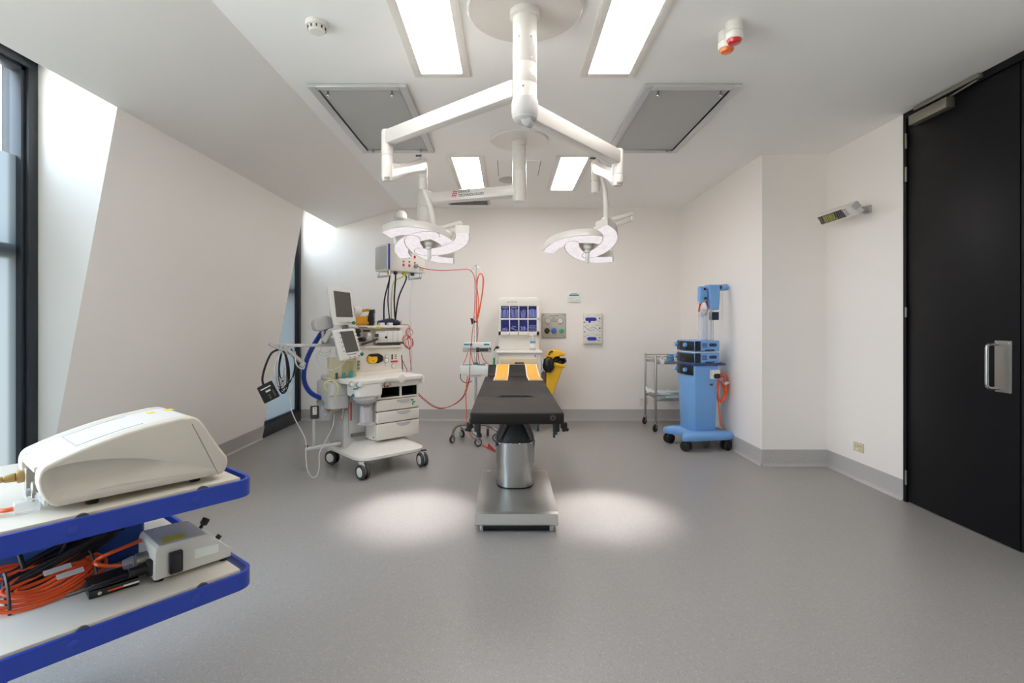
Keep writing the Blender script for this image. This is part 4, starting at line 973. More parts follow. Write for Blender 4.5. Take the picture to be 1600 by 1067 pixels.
# ------------------------------------------------------------------ drug cart with tilt bins
D = thing('drug_cart', 'pale drug cart with eight dark blue bins on its upright back', 'cart', (.14, 6.40, 0))
part(MB().span((-.255, -.29, .16), (.255, .30, .925), .008), 'body', m_whiteplast, D)
part(MB().span((-.275, -.31, .92), (.275, .31, .955), .012, 3), 'worktop', m_whiteplast, D)
for sx in (-1, 1): part(MB().span((sx*.262, -.30, .70), (sx*.274, -.05, .86), .004), 'push_handle', m_whiteplast, D)
for z0, z1 in ((.74, .865), (.60, .73), (.46, .59), (.20, .45)):
    dr = part(MB().span((-.215, -.305, z0), (.215, -.285, z1), .006), 'drawer', m_drawer, D)
    part(MB().span((-.055, -.309, (z0+z1)/2-.0), (.055, -.300, (z0+z1)/2+.018), .004), 'handle', m_dark, dr)
part(MB().cyl((.19, -.288, .895), (.19, -.297, .895), .011, n=14, b=.002), 'lock', m_satin, D)
for sx in (-1, 1):
    for sy in (-1, 1): caster(D, sx*.22, sy*.25, .055, R(90 if sy < 0 else 70), .16, m_dark, m_skyblue, m_greyplast, False, .026)
# upright: rounded frame with the two rows of bins
hu = MB(); p = [(-.255, .955), (.255, .955)] + [(.255-.05+.05*math.cos(R(a)), 1.605-.05+.05*math.sin(R(a))) for a in range(0, 91, 15)] + [(-.255+.05+.05*math.cos(R(a)), 1.605-.05+.05*math.sin(R(a))) for a in range(90, 181, 15)]
hu.prism([(x, .05, z) for x, z in p], (0, .17, 0), .006)
part(hu, 'upright', m_whiteplast, D)
fr = MB()
fr.prism([(x, 0, z) for x, z in ([(-.255, 1.495), (.255, 1.495)] + [q for q in p if q[1] > 1.5])], (0, .052, 0), .004)
bx = [-.228+.114*k for k in range(5)]
for x in bx: fr.span((x-.006, 0, 1.135), (x+.006, .052, 1.50), .002)
for sx in (-1, 1): fr.span((sx*.228, 0, 1.135), (sx*.255, .052, 1.50), .003)
for z0, z1 in ((1.135, 1.180), (1.325, 1.345)): fr.span((-.255, 0, z0), (.255, .052, z1), .003)
part(fr, 'bin_frame', m_whiteplast, D)
for k in range(3): part(MB().box((-.13+.045*k, -.001, 1.545+.003*(k % 2)), (.035, .002, .007)), 'printed_line', m_line, D)
kinds = ['tall wrapped white tubes', 'tall wrapped white sticks', 'slim white sticks leaning apart', 'tall wrapped pale packs', 'low heap of pale pink packs', 'small slanting white packs', 'short upright white packs', 'round white vial tops']
rnd = random.Random(9); idx = 0
for row, (z0, z1) in enumerate(((1.345, 1.495), (1.180, 1.325))):
    for k in range(4):
        x0, x1 = bx[k]+.006, bx[k+1]-.006; w = x1-x0; h = z1-z0
        q = MB(); q.span((x0, .042, z0), (x1, .05, z1)).span((x0, .004, z0), (x0+.003, .045, z1)).span((x1-.003, .004, z0), (x1, .045, z1)).span((x0, .004, z0), (x1, .045, z0+.004)).span((x0, .012, z1-.012), (x1, .045, z1))
        bn = part(q, 'bin', m_binblue, D)
        part(MB().span((x0+.003, .005, z0+.003), (x1-.003, .008, z1-h*(.10 if row == 0 else .22)), 0), 'clear_front', m_clearblue, bn)
        m = MB(); X0, X1 = x0+.012, x1-.012
        wx = lambda x, y, z: FR[D] @ V((x, y, z))
        if idx in (0, 1, 3):
            n = 6 if idx != 3 else 7
            for i in range(n):
                x = X0 + (X1-X0)*i/(n-1); t_ = h*rnd.uniform(.68, .80); m.bar(wx(x, .026, z0+.006), wx(x+rnd.uniform(-.006, .006), .028, z0+t_), .011, .010, .002, up=(0, 1, 0))
            if idx < 2: m.span(wx(X0, .018, z0+h*.82), wx(X1, .034, z0+h*.93), .004)
        elif idx == 2:
            for i in range(5): m.bar(wx(X0+.018+.010*i, .026, z0+.006), wx(X0+.006+.016*i, .026, z0+h*rnd.uniform(.6, .78)), .008, .008, .002, up=(0, 1, 0))
        elif idx == 7:
            for i in range(5):
                for j in range(4): m.cyl(wx(X0+.004+(X1-X0-.008)*i/4+(.007 if j % 2 else 0)-.003, .012, z0+.014+.019*j), wx(X0+.004+(X1-X0-.008)*i/4+(.007 if j % 2 else 0)-.003, .03, z0+.014+.019*j), .0065, n=8)
        else:
            for i in range(7):
                x = rnd.uniform(X0+.012, X1-.012); z = z0+.012+rnd.uniform(0, .03 if idx == 4 else .05)
                m.box((0, 0, 0), (.034 if idx != 6 else .010, .008, .010 if idx != 6 else .05), .002, M=Matrix.Translation(wx(x, .022+.002*i, z)) @ Matrix.Rotation(R(rnd.uniform(-35, 35) if idx != 5 else 25), 4, 'Y'))
        o = solo(m, 'packaged_supplies', m_gelw if idx == 4 else m_paper, kinds[idx] + ' in the ' + ('upper' if row == 0 else 'lower') + ' bin row of drug cart, ' + ('first', 'second', 'third', 'fourth')[k] + ' bin', 'supplies', 'supplies in the drug cart bins')
        o['kind'] = 'stuff'; idx += 1
# pump bottle
q = D.location + V(((832.3-CU)*6.22/FP - .14, -.18, .955))
L = thing('pump_bottle', 'clear hand sanitiser pump bottle with blue and white label on drug cart', 'bottle', (q.x, q.y, .955))
bd = MB(); bd.loft([[(x, y, z) for x, y in rrect(w, d, .02, 5)] for w, d, z in ((.058, .042, .001), (.066, .048, .006), (.066, .048, .115), (.058, .042, .132), (.028, .026, .142))])
part(bd, 'body', m_clear, L)
part(MB().loft([[(x, y, z) for x, y in rrect(.0668, .0488, .02, 5)] for z in (.03, .098)], caps=False), 'label', m_whiteplast, L)
part(MB().loft([[(x, y, z) for x, y in rrect(.0674, .0494, .02, 5)] for z in (.085, .112)], caps=False), 'blue_band', m_skyblue, L)
part(MB().cyl((0, 0, .14), (0, 0, .158), .015, n=16, b=.002).cyl((0, 0, .155), (0, 0, .18), .005, n=10).bar((.008, 0, .184), (-.03, -.006, .178), .014, .010, .003), 'pump', m_whiteplast, L)
# laryngoscope style wand standing at the cart's left side
q = W(772.0, 574, 6.20); zt = W(772, 548, 6.20).z
L = thing('green_wand', 'slim green and white wand with black head clipped at left of drug cart', 'wand', (q.x, q.y, q.z-.02))
H_ = zt-q.z+.02
part(MB().cyl((0, 0, -.16), (0, 0, H_*.62), .013, n=14, b=.003), 'handle', m_green, L)
part(MB().cyl((0, 0, H_*.62), (0, 0, H_), .014, n=14, b=.003), 'collar', m_whiteplast, L)
part(MB().tube([(0, 0, H_), (.008, 0, H_+.02), (.03, -.01, H_+.035)], .006, 8).sphere((.038, -.01, H_+.04), .020, (1.3, .8, .8)), 'head', m_black, L)
part(MB().span((.0, -.01, -.06), (.075, .02, -.02), .003).span((.015, -.01, -.18), (.075, .02, -.06)), 'clip', m_whiteplast, L)

# ------------------------------------------------------------------ yellow clinical bin hung on the cart's side, leaning out
Bn = thing('clinical_bin', 'tilted yellow bin with open lid and black bag beside drug cart', 'bin', (.47, 6.28, .40))
BY0, BY1 = -.16, .12
def bpoly(pts, y0, y1, name, m, b=.01, par=Bn, seg=3):
    q = [hit(Bn, u, v, 1, (y0+y1)/2) for u, v in pts]
    return part(MB().prism([(p.x, y0, p.z) for p in q], (0, y1-y0, 0), b, seg), name, m, par)
bpoly([(853.5, 565.5), (878.5, 571.5), (861, 618), (854.5, 640), (850.5, 639)], BY0, BY1, 'bin_body', m_yellow, .018)
bpoly([(851.5, 561), (881, 569), (880, 573.5), (850.5, 565.5)], BY0-.015, BY1+.015, 'bin_rim', m_yellow, .006)
ld_ = bpoly([(853, 559.5), (854, 554), (858, 548.5), (866, 545.5), (874, 547), (881.5, 551.5), (880, 554.8), (874, 555.2), (866, 556.5), (861.5, 560.5), (858, 562)], BY0-.01, BY1+.01, 'bin_lid', m_yellow, .012)
hq = [hit(Bn, u, v, 1, BY0-.018) for u, v in ((857.5, 555), (858.5, 551.5), (861, 549.3), (864, 548.6))]
part(MB().tube(hq, .008, 8, 4), 'lid_handle', m_black, ld_)
part(MB().span((-.055, -.06, .10), (-.02, .06, .30), .004), 'hanging_bracket', m_satin, Bn)
def lump(cx, cy, cz, rx, ry, rz_, seed, n=16):
    rnd = random.Random(seed); m = MB(); rings = []
    for i in range(8):
        ph = math.pi*(i+.35)/8.7; ring = []
        for k in range(n):
            a = 2*math.pi*k/n; j = rnd.uniform(.78, 1.18)
            ring.append((cx+rx*math.sin(ph)*math.cos(a)*j, cy+ry*math.sin(ph)*math.sin(a)*j, cz+rz_*math.cos(ph)*rnd.uniform(.9, 1.1)))
        rings.append(ring)
    return m.loft(rings)
for u, v, y, rx, rz_, sd in ((857, 570, BY0-.02, .070, .095, 4), (868, 562, -.06, .06, .055, 15), (875.5, 564.5, -.07, .065, .040, 8), (881.5, 563, -.08, .030, .032, 9)):
    q = hit(Bn, u, v, 1, y); part(lump(q.x, y, q.z, rx, .055, rz_, sd), 'bag_fold', m_bag, Bn, ang=70)

# ------------------------------------------------------------------ tourniquet stand
K = thing('tourniquet_stand', 'chrome pole stand on five casters carrying two white pump units', 'stand', (W(743.5, 690, 5.6).x, 5.60, 0))
px = K.location.x
pl2 = MB(); pl2.cyl((0, 0, .15), (0, 0, 1.36), .015, n=16).cyl((0, 0, 1.36), (0, 0, 1.92), .008, n=12)
part(pl2, 'pole', m_chrome, K)
hk = MB()
for sx in (-1, 1): hk.tube([(0, 0, 1.92), (sx*.025, 0, 1.895), (sx*.048, 0, 1.855), (sx*.055, 0, 1.862)], .003, 6, 4)
part(hk, 'bag_hook', m_chrome, K)
q = loc(K, W(738, 507, 5.6)); part(MB().cyl((-.03, 0, 1.30), (.022, 0, 1.30), .016, n=12).prism([(-.06, -.01, 1.34), (-.03, -.01, 1.335), (-.02, -.01, 1.29), (-.045, -.01, 1.265)], (0, .02, 0), .003), 'pole_clamp', m_black, K)
part(MB().lathe([(.0, .15), (.04, .15), (.045, .17), (.03, .21), (.02, .23), (.0, .23)], 20), 'hub', m_satin, K)
tips = [G(708, 692), G(721, 683), G(745, 697.5), G(762, 681.5), G(777, 690)]
for i, tp in enumerate(tips):
    d = V((tp.x-px, tp.y-5.6, 0)); n = d.normalized()
    if i in (0, 3):
        lg = MB(); lg.tube([n*.03+V((0, 0, .185)), d*.55+V((0, 0, .19)), d*.85+V((0, 0, .175)), d*.98+V((0, 0, .13)), d+V((0, 0, .09))], .014, 10, 5)
        part(lg, 'leg', m_satin, K)
    caster(K, d.x, d.y, .042, R(60+70*i), .105, m_dark, m_greyplast, m_chrome, False, .022)
L2 = lambda i: V((tips[i].x-px, tips[i].y-5.6, .118))
for a, c in ((1, 2), (3, 4)):
    p, q = L2(a), L2(c); e = (q-p).normalized()*.03
    part(MB().cyl(p-e, q+e, .013, n=14, b=.002), 'cross_bar', m_chrome, K)
    part(MB().cyl(q+e, q+e*1.4, .0145, n=14, b=.002), 'bar_end_cap', m_black, K)
    m_ = (p+q)/2; part(MB().tube([V((0, 0, .175)), m_*.5+V((0, 0, .11)), m_+V((0, 0, .006))], .012, 10, 4), 'strut', m_satin, K)
def kspan(u0, v0, u1, v1, y0, y1, name, m, b=.004, par=None):
    a = hit(K, u0, v0, 1, y0); c = hit(K, u1, v1, 1, y0); return part(MB().span((a.x, y0, a.z), (c.x, y1, c.z), b), name, m, par or K)
pu = kspan(723, 541.5, 768, 550.5, -.13, .0, 'pump_unit', m_greyplast)
part(MB().span(hit(K, 724, 535.5, 1, -.12), hit(K, 766, 541.6, 1, -.12) + V((0, .11, 0)), .004), 'pump_lid', m_pump, pu)
kspan(725, 537, 733, 539.5, -.1225, -.119, 'green_display', m_teal, 0, pu); kspan(756, 537, 764.5, 539.5, -.1225, -.119, 'green_display', m_teal, 0, pu)
kspan(734, 536.5, 738, 540, -.123, -.119, 'red_display', m_dark, 0, pu)
kspan(730, 544.5, 744, 546.5, -.133, -.129, 'slot', m_midgrey, 0, pu); kspan(749.5, 544, 763, 549, -.133, -.129, 'slot', m_dark, 0, pu)
kspan(744, 543, 749, 550, -.15, -.13, 'syringe_clamp', m_black, .003, pu)
part(MB().cyl(hit(K, 765.5, 545, 1, -.13), hit(K, 765.5, 545, 1, -.145), .010, n=10), 'knob', m_black, pu)
tr_ = kspan(718.5, 571, 764, 586, -.15, .12, 'tray_unit', m_pump, .008)
kspan(736, 585.5, 752, 588.5, -.10, .08, 'tray_boss', m_pump, .003, tr_)
for u0, u1, m in ((724, 737, m_teal), (745, 758, m_dark)): 
    a = hit(K, u0, 571, 1, -.12); c = hit(K, u1, 571, 1, -.12); part(MB().span((a.x, -.12, a.z-.001), (c.x, .02, a.z+.004), .001), 'top_slot', m, tr_)
part(MB().cyl((.0, -.02, hit(K, 742, 569, 1, 0).z-.02), (.0, -.02, hit(K, 742, 566, 1, 0).z), .03, n=16, b=.006), 'teal_clamp', m_teal, K)
hkq = MB(); a = hit(K, 755, 571, 1, -.08); hkq.tube([a, a+V((0, 0, .022)), a+V((.03, 0, .022)), a+V((.03, 0, .036))], .004, 6, 0); part(hkq, 'top_hook', m_teal, K)
def kp(u, v, y=5.45): return W(u, v, y)
cable([W(649, 416, 5.0) + V((.02, -.03, 0)), W(665, 420, 5.0), W(690, 422.5, 5.1), W(715, 421.5, 5.3), W(731, 421, 5.45), W(739, 427, 5.5), W(742, 440, 5.5), W(742, 470, 5.5), W(741, 490, 5.48), W(739.5, 508, 5.46), W(737, 530, 5.44), W(735, 555, 5.43), W(734, 575, 5.42), W(733.5, 590, 5.42), W(729, 605, 5.45), W(723, 620, 5.48), W(712, 630, 5.5), W(700, 636, 5.48), W(688, 637.5, 5.4), W(676, 633, 5.3), W(664, 624, 5.2), W(653, 614, 5.1)], .0042, 'power_cable', m_redline, 'long red cord from pendant box across to the pole and down to machine', 'cord')
cable([W(734.5, 590, 5.43), W(731, 604, 5.46), W(725, 619, 5.5), W(714, 629.5, 5.52), W(702, 635, 5.5), W(690, 638.5, 5.42), W(678, 636, 5.32), W(666, 628, 5.22), W(654, 617.5, 5.1)], .0038, 'power_cable', m_redline, 'thinner red cord sagging just beside long red cord to machine', 'cord')
cable([W(744.5, 505, 5.55), W(745, 470, 5.56), W(745.5, 445, 5.56), W(748, 430, 5.56), W(752, 427.5, 5.56), W(755.5, 434, 5.56), W(755, 450, 5.56), W(752, 470, 5.55), W(748, 492, 5.54), W(745, 499, 5.53), W(748, 480, 5.52), W(747, 462, 5.52), W(745, 440, 5.53), W(749, 429, 5.53), W(754, 431, 5.53), W(754, 452, 5.52), W(750, 478, 5.52), W(745.5, 500, 5.5), W(747, 515, 5.5), W(745, 534, 5.48)], .005, 'orange_loop', m_orange, 'orange cord doubled in a tall loop from the top of pole', 'cord')
for i, (pts, lab) in enumerate((([(731, 551), (727, 562), (723, 571)], 'dark red tube fanning left from pump unit to tray unit'),
                                ([(736, 551), (738, 562), (741, 568)], 'short dark red tube just left of pole between both units'),
                                ([(747, 551), (748, 562), (750, 570)], 'short dark red tube just right of pole between both units'),
                                ([(752, 551), (756, 562), (763, 569), (766, 574)], 'dark red tube fanning right from pump unit past tray unit'),
                                ([(719.5, 584), (720, 592), (725, 597), (732, 598), (738, 595)], 'dark tube hanging in small loop under tray unit'))):
    cable([W(u, v, 5.45) for u, v in pts], .004, 'pump_tube', m_redline if i < 4 else m_rubber, lab, 'tube')
cable([W(730.5, 588, 5.44), W(728.5, 605, 5.44), W(728, 625, 5.44), W(729, 645, 5.44), W(729.5, 662, 5.43), W(731, 671, 5.40), W(735, 680, 5.36), G(746, 689, .01), G(757, 696.5, .008), G(768, 702, .008), G(781, 705.5, .008), G(793, 706, .008)], .005, 'mains_cable', m_orange, 'orange mains cord running down past tray and along the floor behind table', 'cord')
g0 = G(763, 697, .02); g1 = G(774, 704, .02)
solo(MB().prism([g0+V((0, 0, .03)), g0+V((-.01, 0, -.012)), g1+V((0, 0, -.012)), g1+V((-.01, 0, .006))], (.0, .035, .0), .004), 'red_plug', m_red, 'red plug lying on the floor behind table column', 'plug')

# ------------------------------------------------------------------ wall fittings
def onwall(u0, v0, u1, v1, th, name, m, b=.002, par=None, Y=YB):
    a, c = W(u0, v0, Y), W(u1, v1, Y)
    if par is not None: a, c = loc(par, a), loc(par, c)
    return part(MB().span((a.x, a.y-th, a.z), (c.x, c.y, c.z), b), name, m, par)
def walldisc(u, v, th, r, name, m, par, Y=YB, b=.002, n=20):
    p = loc(par, W(u, v, Y)); return part(MB().cyl((p.x, p.y, p.z), (p.x, p.y-th, p.z), r, n=n, b=b), name, m, par)
g = thing('gas_panel', 'square grey gas control panel with two gauges on back wall', 'control panel', W(865, 508.5, YB))
onwall(847, 490.5, 883.5, 527.5, .022, 'panel_plate', m_satin if False else mat('grey_anodised', (186, 183, 172), .45, .2, var=.03), .004, g)
onwall(846.3, 489.8, 884.2, 528.2, .012, 'back_plate', m_midgrey, .003, g)
for u, r in ((855.5, .036), (875, .036)):
    k = walldisc(u, 501, .034, r, 'gauge', m_dark, g); walldisc(u, 501, .036, r*.88, 'dial', m_whiteplast, k, b=0)
    p = loc(k, W(u, 501, YB)); part(MB().bar(p+V((-.012, -.038, -.012)), p+V((.012, -.038, .012)), .002, .003), 'needle', m_ink, k)
for u, r, m in ((854.3, .036, m_black), (865.2, .032, mat('blue_knob', (32, 104, 190), .35, var=.05)), (876.6, .026, m_green)):
    walldisc(u, 516.5, .052, r, 'control_knob', m, g, b=.006)
for u, v in ((848.8, 492), (881.5, 492), (848.8, 525.5), (881.5, 525.5)): walldisc(u, v, .026, .006, 'screw', m_dark, g, n=8)
for u0, v0, u1, v1 in ((858, 493, 873, 494), (862, 496.5, 868, 497.3), (861, 499, 869.5, 499.6), (861, 500.6, 869.5, 501.2), (861, 502.2, 869.5, 502.8), (853, 506.3, 858, 507), (873, 506.3, 878, 507), (851, 521, 857, 521.8), (862.5, 521, 868, 521.8), (858, 512, 871, 512.4)):
    onwall(u0, v0, u1, v1, .023, 'printed_line', m_line, 0, g)
g = thing('alarm_display', 'small white panel with a green display strip high on back wall', 'control panel', W(897, 465, YB))
onwall(886.3, 456.8, 908, 472.6, .012, 'panel_plate', m_pump, .003, g)
onwall(889.3, 460.2, 904.3, 462.2, .014, 'display_strip', m_teal, 0, g)
for u, v in ((894, 465.8), (892, 465.8), (890, 465.8), (902, 469), (904, 469), (900.5, 469)): walldisc(u, v, .014, .004, 'button', m_midgrey, g, n=8)
onwall(892, 458.2, 902, 458.8, .0125, 'printed_line', m_line, 0, g)
g = thing('poster_box', 'white wall box printed with three blue device pictures', 'poster', W(925, 512, YB))
onwall(911, 489.5, 938.8, 536.5, .055, 'box', m_whiteplast, .003, g)
def ill(pts, m, th=.002): 
    P = [loc(g, W(u, v, YB-.0555)) for u, v in pts]; part(MB().prism(P, (0, -th, 0)), 'picture', m, g)
def pill(u0, v0, u1, v1): 
    w, h = u1-u0, v1-v0; return [(x+(u0+u1)/2, y+(v0+v1)/2) for x, y in rrect(w, h, h*.45, 4)]
CVv = lambda v: v
ill(pill(914.5, 496, 932, 501.6), m_blueillus); ill(pill(919.5, 500.5, 923, 504.5), m_blueillus, .001); ill(pill(917.5, 526.5, 932, 532), m_blueillus)
def strk(u0, v0, u1, v1, m=m_line, w=.7): ill([(u0, v0-w/2), (u1, v1-w/2), (u1, v1+w/2), (u0, v0+w/2)], m, .001)
strk(911.5, 494.2, 917, 498.5); strk(931, 499.5, 938, 503); strk(911.5, 508.8, 920, 515.6, m_ink); strk(930.3, 512.3, 938, 517.8); strk(911.5, 524.3, 918, 529.3); strk(931, 530, 938, 533)
for a in (0, 1):
    for k in range(6):
        t0, t1 = k/6, (k+1)/6; f = lambda t: (920.5+10*t, 515+(-2.8)*t + (-1 if a else 1)*2.6*math.sin(math.pi*t))
        strk(*f(t0), *f(t1), m_blueillus, .45)
for u, v, m in ((937, 497.5, m_ink), (937, 512.7, m_ink), (937, 527.5, m_green)): ill([(u+1.3*math.cos(R(a)), v+1.3*math.sin(R(a))) for a in range(0, 360, 45)], m, .001)
for u, v, m in ((911.8, 503.4, m_ink), (912, 518.4, m_ink), (912, 533.4, m_yelcable)): ill([(u, v-.6), (u+2.8, v-.6), (u+2.8, v+.6), (u, v+.6)], m, .001)
for v in (493.3, 508.3, 523.4): ill([(915.5, v-.2), (919.5, v-.2), (919.5, v+.2), (915.5, v+.2)], m_line, .001); ill([(930, v-.4), (937, v-.4), (937, v), (930, v)], m_line, .001)
g = thing('wall_socket', 'white double wall socket on back wall behind steel trolley', 'socket', W(1004, 627, YB))
onwall(999.3, 622, 1012, 631.5, .010, 'plate', m_whiteplast, .002, g)
for u in (1003, 1008.5): walldisc(u, 627, .012, .004, 'pin_hole', m_midgrey, g, n=8)
onwall(1001.5, 623.5, 1003.5, 625, .013, 'rocker', m_greyplast, 0, g); onwall(1007.5, 623.5, 1009.5, 625, .013, 'rocker', m_greyplast, 0, g)
# cream socket on the right wall, seen at an angle
Ys = RX2*FP/(1342.5-CU); zc = H0-(698.5-CV)*Ys/FP
g = thing('wall_socket', 'cream wall socket low on right wall beside dark door', 'socket', (RX2, Ys, zc))
part(MB().box((-.005, 0, 0), (.010, .115, .075), .002), 'plate', m_socket, g)
for y, z in ((-.03, .012), (.0, .010), (.03, .008), (.02, -.012)): part(MB().box((-.0105, y, z), (.002, .010, .004)), 'pin_hole', m_ink, g)
part(MB().box((-.011, .012, -.018), (.004, .03, .014), .001), 'rocker', m_whiteplast, g)

# angled lamp unit on the right wall
g = thing('wall_heater', 'tilted white wall lamp with yellow slatted grille on right wall', 'wall lamp', (RX2, 4.10, 2.19))
part(MB().box((-.010, -.0, 0), (.020, .07, .06), .003).box((-.07, .015, 0), (.12, .05, .045), .004), 'bracket', m_greyplast, g)
HM = Matrix.Translation((-.155, .13, -.005)) @ Matrix.Rotation(R(-38), 4, 'Y') @ Matrix.Rotation(R(0), 4, 'Z')
q = MB(); q.box((0, 0, 0), (.05, .46, .10), .004)
hs_ = part(q, 'housing', m_white, g, HM)
part(MB().box((-.0255, .065, 0), (.003, .315, .072)), 'grille_recess', m_dark, hs_)
part(MB().box((-.0272, .09, 0), (.0012, .15, .06)), 'lamp_tube', m_uv, hs_)
for k in range(13): part(MB().box((0, 0, 0), (.005, .008, .070), M=Matrix.Translation((-.030, -.082+.0245*k, 0)) @ Matrix.Rotation(R(22), 4, 'X')), 'slat', m_satin, hs_)
for i in range(4):
    for j in range(4): part(MB().box((-.0255, -.105-.011*i, -.024+.016*j+.004*(i % 2)), (.002, .007, .005)), 'vent_hole', m_ink, hs_)
part(MB().box((.0, -.225, .02), (.05, .03, .05), .004), 'end_cap', m_greyplast, hs_)

# ------------------------------------------------------------------ steel instrument trolley
Q = thing('steel_trolley', 'stainless two shelf trolley on casters between back wall and blue tower', 'trolley', (2.0, 6.33, 0))
hx, hy = .245, .235
for sx in (-1, 1):
    for sy in (-1, 1):
        part(MB().cyl((sx*hx, sy*hy, .10), (sx*hx, sy*hy, .90), .0125, n=14, b=.002), 'leg', m_steel, Q)
        caster(Q, sx*hx, sy*hy, .045, R(75+30*sx), .115, m_rubber, m_dark, m_chrome, False, .022)
for z, nm in ((.82, 'top_shelf'), (.385, 'lower_shelf')):
    part(MB().box((0, 0, z), (.47, .45, .016), .003).box((0, -.225, z-.008), (.47, .012, .03), .003).box((0, .225, z-.008), (.47, .012, .03), .003), nm, m_steel, Q)
gr = MB()
for z in (.885,):
    gr.cyl((-hx, hy, z), (hx, hy, z), .006, n=10).cyl((-hx, -hy, z), (hx, -hy, z), .006, n=10).cyl((-hx, -hy, z-.025), (-hx, hy, z-.025), .006, n=10).cyl((hx, -hy, z), (hx, hy, z), .006, n=10)
gr.cyl((-hx, -hy, .43), (hx, -hy, .43), .006, n=10).cyl((-hx, -hy, .43), (-hx, hy, .43), .006, n=10)
part(gr, 'guard_rail', m_steel, Q)
def flat(cx, cy, z, w, d, seed, M0, th=.006, wav=.012, nx=8, ny=6):
    rnd = random.Random(seed); m = MB(M=M0); top = {}
    ph = rnd.uniform(0, 6)
    hgt = lambda x, y: wav*(.5+.5*math.sin(7*x/w+ph)*math.cos(5*y/d+ph*.7)) + wav*.35*rnd.random()
    T_ = [[(cx+(i/nx-.5)*w, cy+(j/ny-.5)*d, z+th+hgt((i/nx-.5)*w, (j/ny-.5)*d)) for i in range(nx+1)] for j in range(ny+1)]
    bm = m.bm; tv = [[bm.verts.new(M0 @ V(p)) for p in r] for r in T_]; bv = [[bm.verts.new(M0 @ V((p[0], p[1], z+.0005))) for p in r] for r in T_]
    for j in range(ny):
        for i in range(nx): bm.faces.new((tv[j][i], tv[j][i+1], tv[j+1][i+1], tv[j+1][i])); bm.faces.new((bv[j][i], bv[j+1][i], bv[j+1][i+1], bv[j][i+1]))
    for i in range(nx): bm.faces.new((tv[0][i], bv[0][i], bv[0][i+1], tv[0][i+1])); bm.faces.new((tv[ny][i], tv[ny][i+1], bv[ny][i+1], bv[ny][i]))
    for j in range(ny): bm.faces.new((tv[j][0], tv[j+1][0], bv[j+1][0], bv[j][0])); bm.faces.new((tv[j][nx], bv[j][nx], bv[j+1][nx], tv[j+1][nx]))
    return m
QM = FR[Q]
solo(flat(.04, -.10, .393, .36, .20, 2, QM @ Matrix.Rotation(R(6), 4, 'Z'), .012, .014), 'sterile_pack', m_palegreen, 'flat pale green sterile pack at front of steel trolley lower shelf', 'pack', ang=70)
solo(flat(.02, .10, .393, .34, .19, 3, QM @ Matrix.Rotation(R(-8), 4, 'Z'), .022, .018), 'sterile_pack', m_paper, 'white paper sterile packs at back of steel trolley lower shelf', 'pack', ang=70)
solo(flat(.0, .0, .441, .22, .12, 6, QM @ Matrix.Translation((.08, .0, 0)) @ Matrix.Rotation(R(12), 4, 'Z'), .012, .012), 'sterile_pack', m_paper, 'white crinkled pack lying across the other packs on trolley', 'pack', ang=70)
cr_ = MB(M=QM @ Matrix.Translation((-.225, .02, .440)) @ Matrix.Rotation(R(-10), 4, 'Z')); cr_.loft([[(-.06, -.06, 0), (.05, -.06, 0), (.05, .06, 0), (-.06, .06, 0)], [(-.075, -.05, .04), (.03, -.05, .012), (.04, .05, .012), (-.07, .05, .05)], [(-.07, -.03, .075), (-.02, -.04, .045), (-.01, .03, .04), (-.05, .03, .08)]])
solo(cr_, 'paper_bag', m_paper, 'pale blue paper bag standing at left end of trolley lower shelf', 'bag', ang=60)
tg = MB(); a = W(1034, 559.5, 6.09); tg.tube([a+V((0, 0, .03)), a+V((-.012, -.006, .0)), a+V((-.01, -.006, -.06)), a+V((.02, -.006, -.06)), a+V((.02, -.006, .0)), a+V((.0, 0, .03))], .006, 6, 4); tg.box(a+V((.004, -.008, -.04)), (.045, .006, .05), .002)
solo(tg, 'white_tag', m_whiteplast, 'small white tag hanging from top rail of steel trolley', 'tag')
bsm = MB(M=QM @ Matrix.Translation((-.03, -.10, .829))); bsm.lathe([(.035, 0), (.042, 0), (.042, .075), (.035, .075), (.035, 0)], 20, Matrix.Rotation(R(0), 4, 'X'))
solo(bsm, 'blue_band', m_skyblue, 'light blue band standing on top shelf of steel trolley', 'band')
bsm = MB(M=QM @ Matrix.Translation((.065, -.12, .829))); bsm.lathe([(.0, 0), (.038, 0), (.044, .06), (.040, .08), (.0, .085)], 20)
solo(bsm, 'white_pot', m_whiteplast, 'small white pot on the top shelf beside light blue band', 'pot')

# ------------------------------------------------------------------ blue equipment tower
nc = V((1.893, 5.20, 0)); rzT = R(-80)
cx_ = V((math.cos(rzT), math.sin(rzT), 0)); cy_ = V((-math.sin(rzT), math.cos(rzT), 0)); WD, DP = .336, .26
ctr = nc - cx_*WD/2 + cy_*DP/2
B = thing('blue_tower', 'tall blue medical tower with stacked control units and clear canister by right wall', 'medical machine', ctr, rzT)
b = MB()
P = [(-.235, -.24), (-.16, -.26), (-.08, -.20), (.08, -.20), (.17, -.27), (.235, -.25), (.235, .24), (.16, .255), (.08, .20), (-.08, .20), (-.16, .255), (-.235, .24)]
P = [(p.x, p.y) for p in catmull([(x, y, 0) for x, y in P], 4, True)]
b.loft([[(x*s, y*s, z) for x, y in P] for s, z in ((.97, .105), (1.0, .115), (1.0, .15), (.95, .17), (.80, .185), (.76, .19))])
part(b, 'base', m_tower, B, ang=55)
for x, y, a in ((-.19, -.21, 20), (.19, -.22, -40), (.19, .21, 30), (-.19, .21, 70)): caster(B, x, y, .052, R(a+80), .115, m_rubber, m_black, m_black, True, .028)
body = MB()
def trap(z, s): return [(-WD/2*s, -DP/2*s-.012, z), (-WD/6*s, -DP/2*s-.03, z), (WD/6*s, -DP/2*s-.03, z), (WD/2*s, -DP/2*s, z), (WD/2*s, DP/2*s, z), (-WD/2*s, DP/2*s, z)]
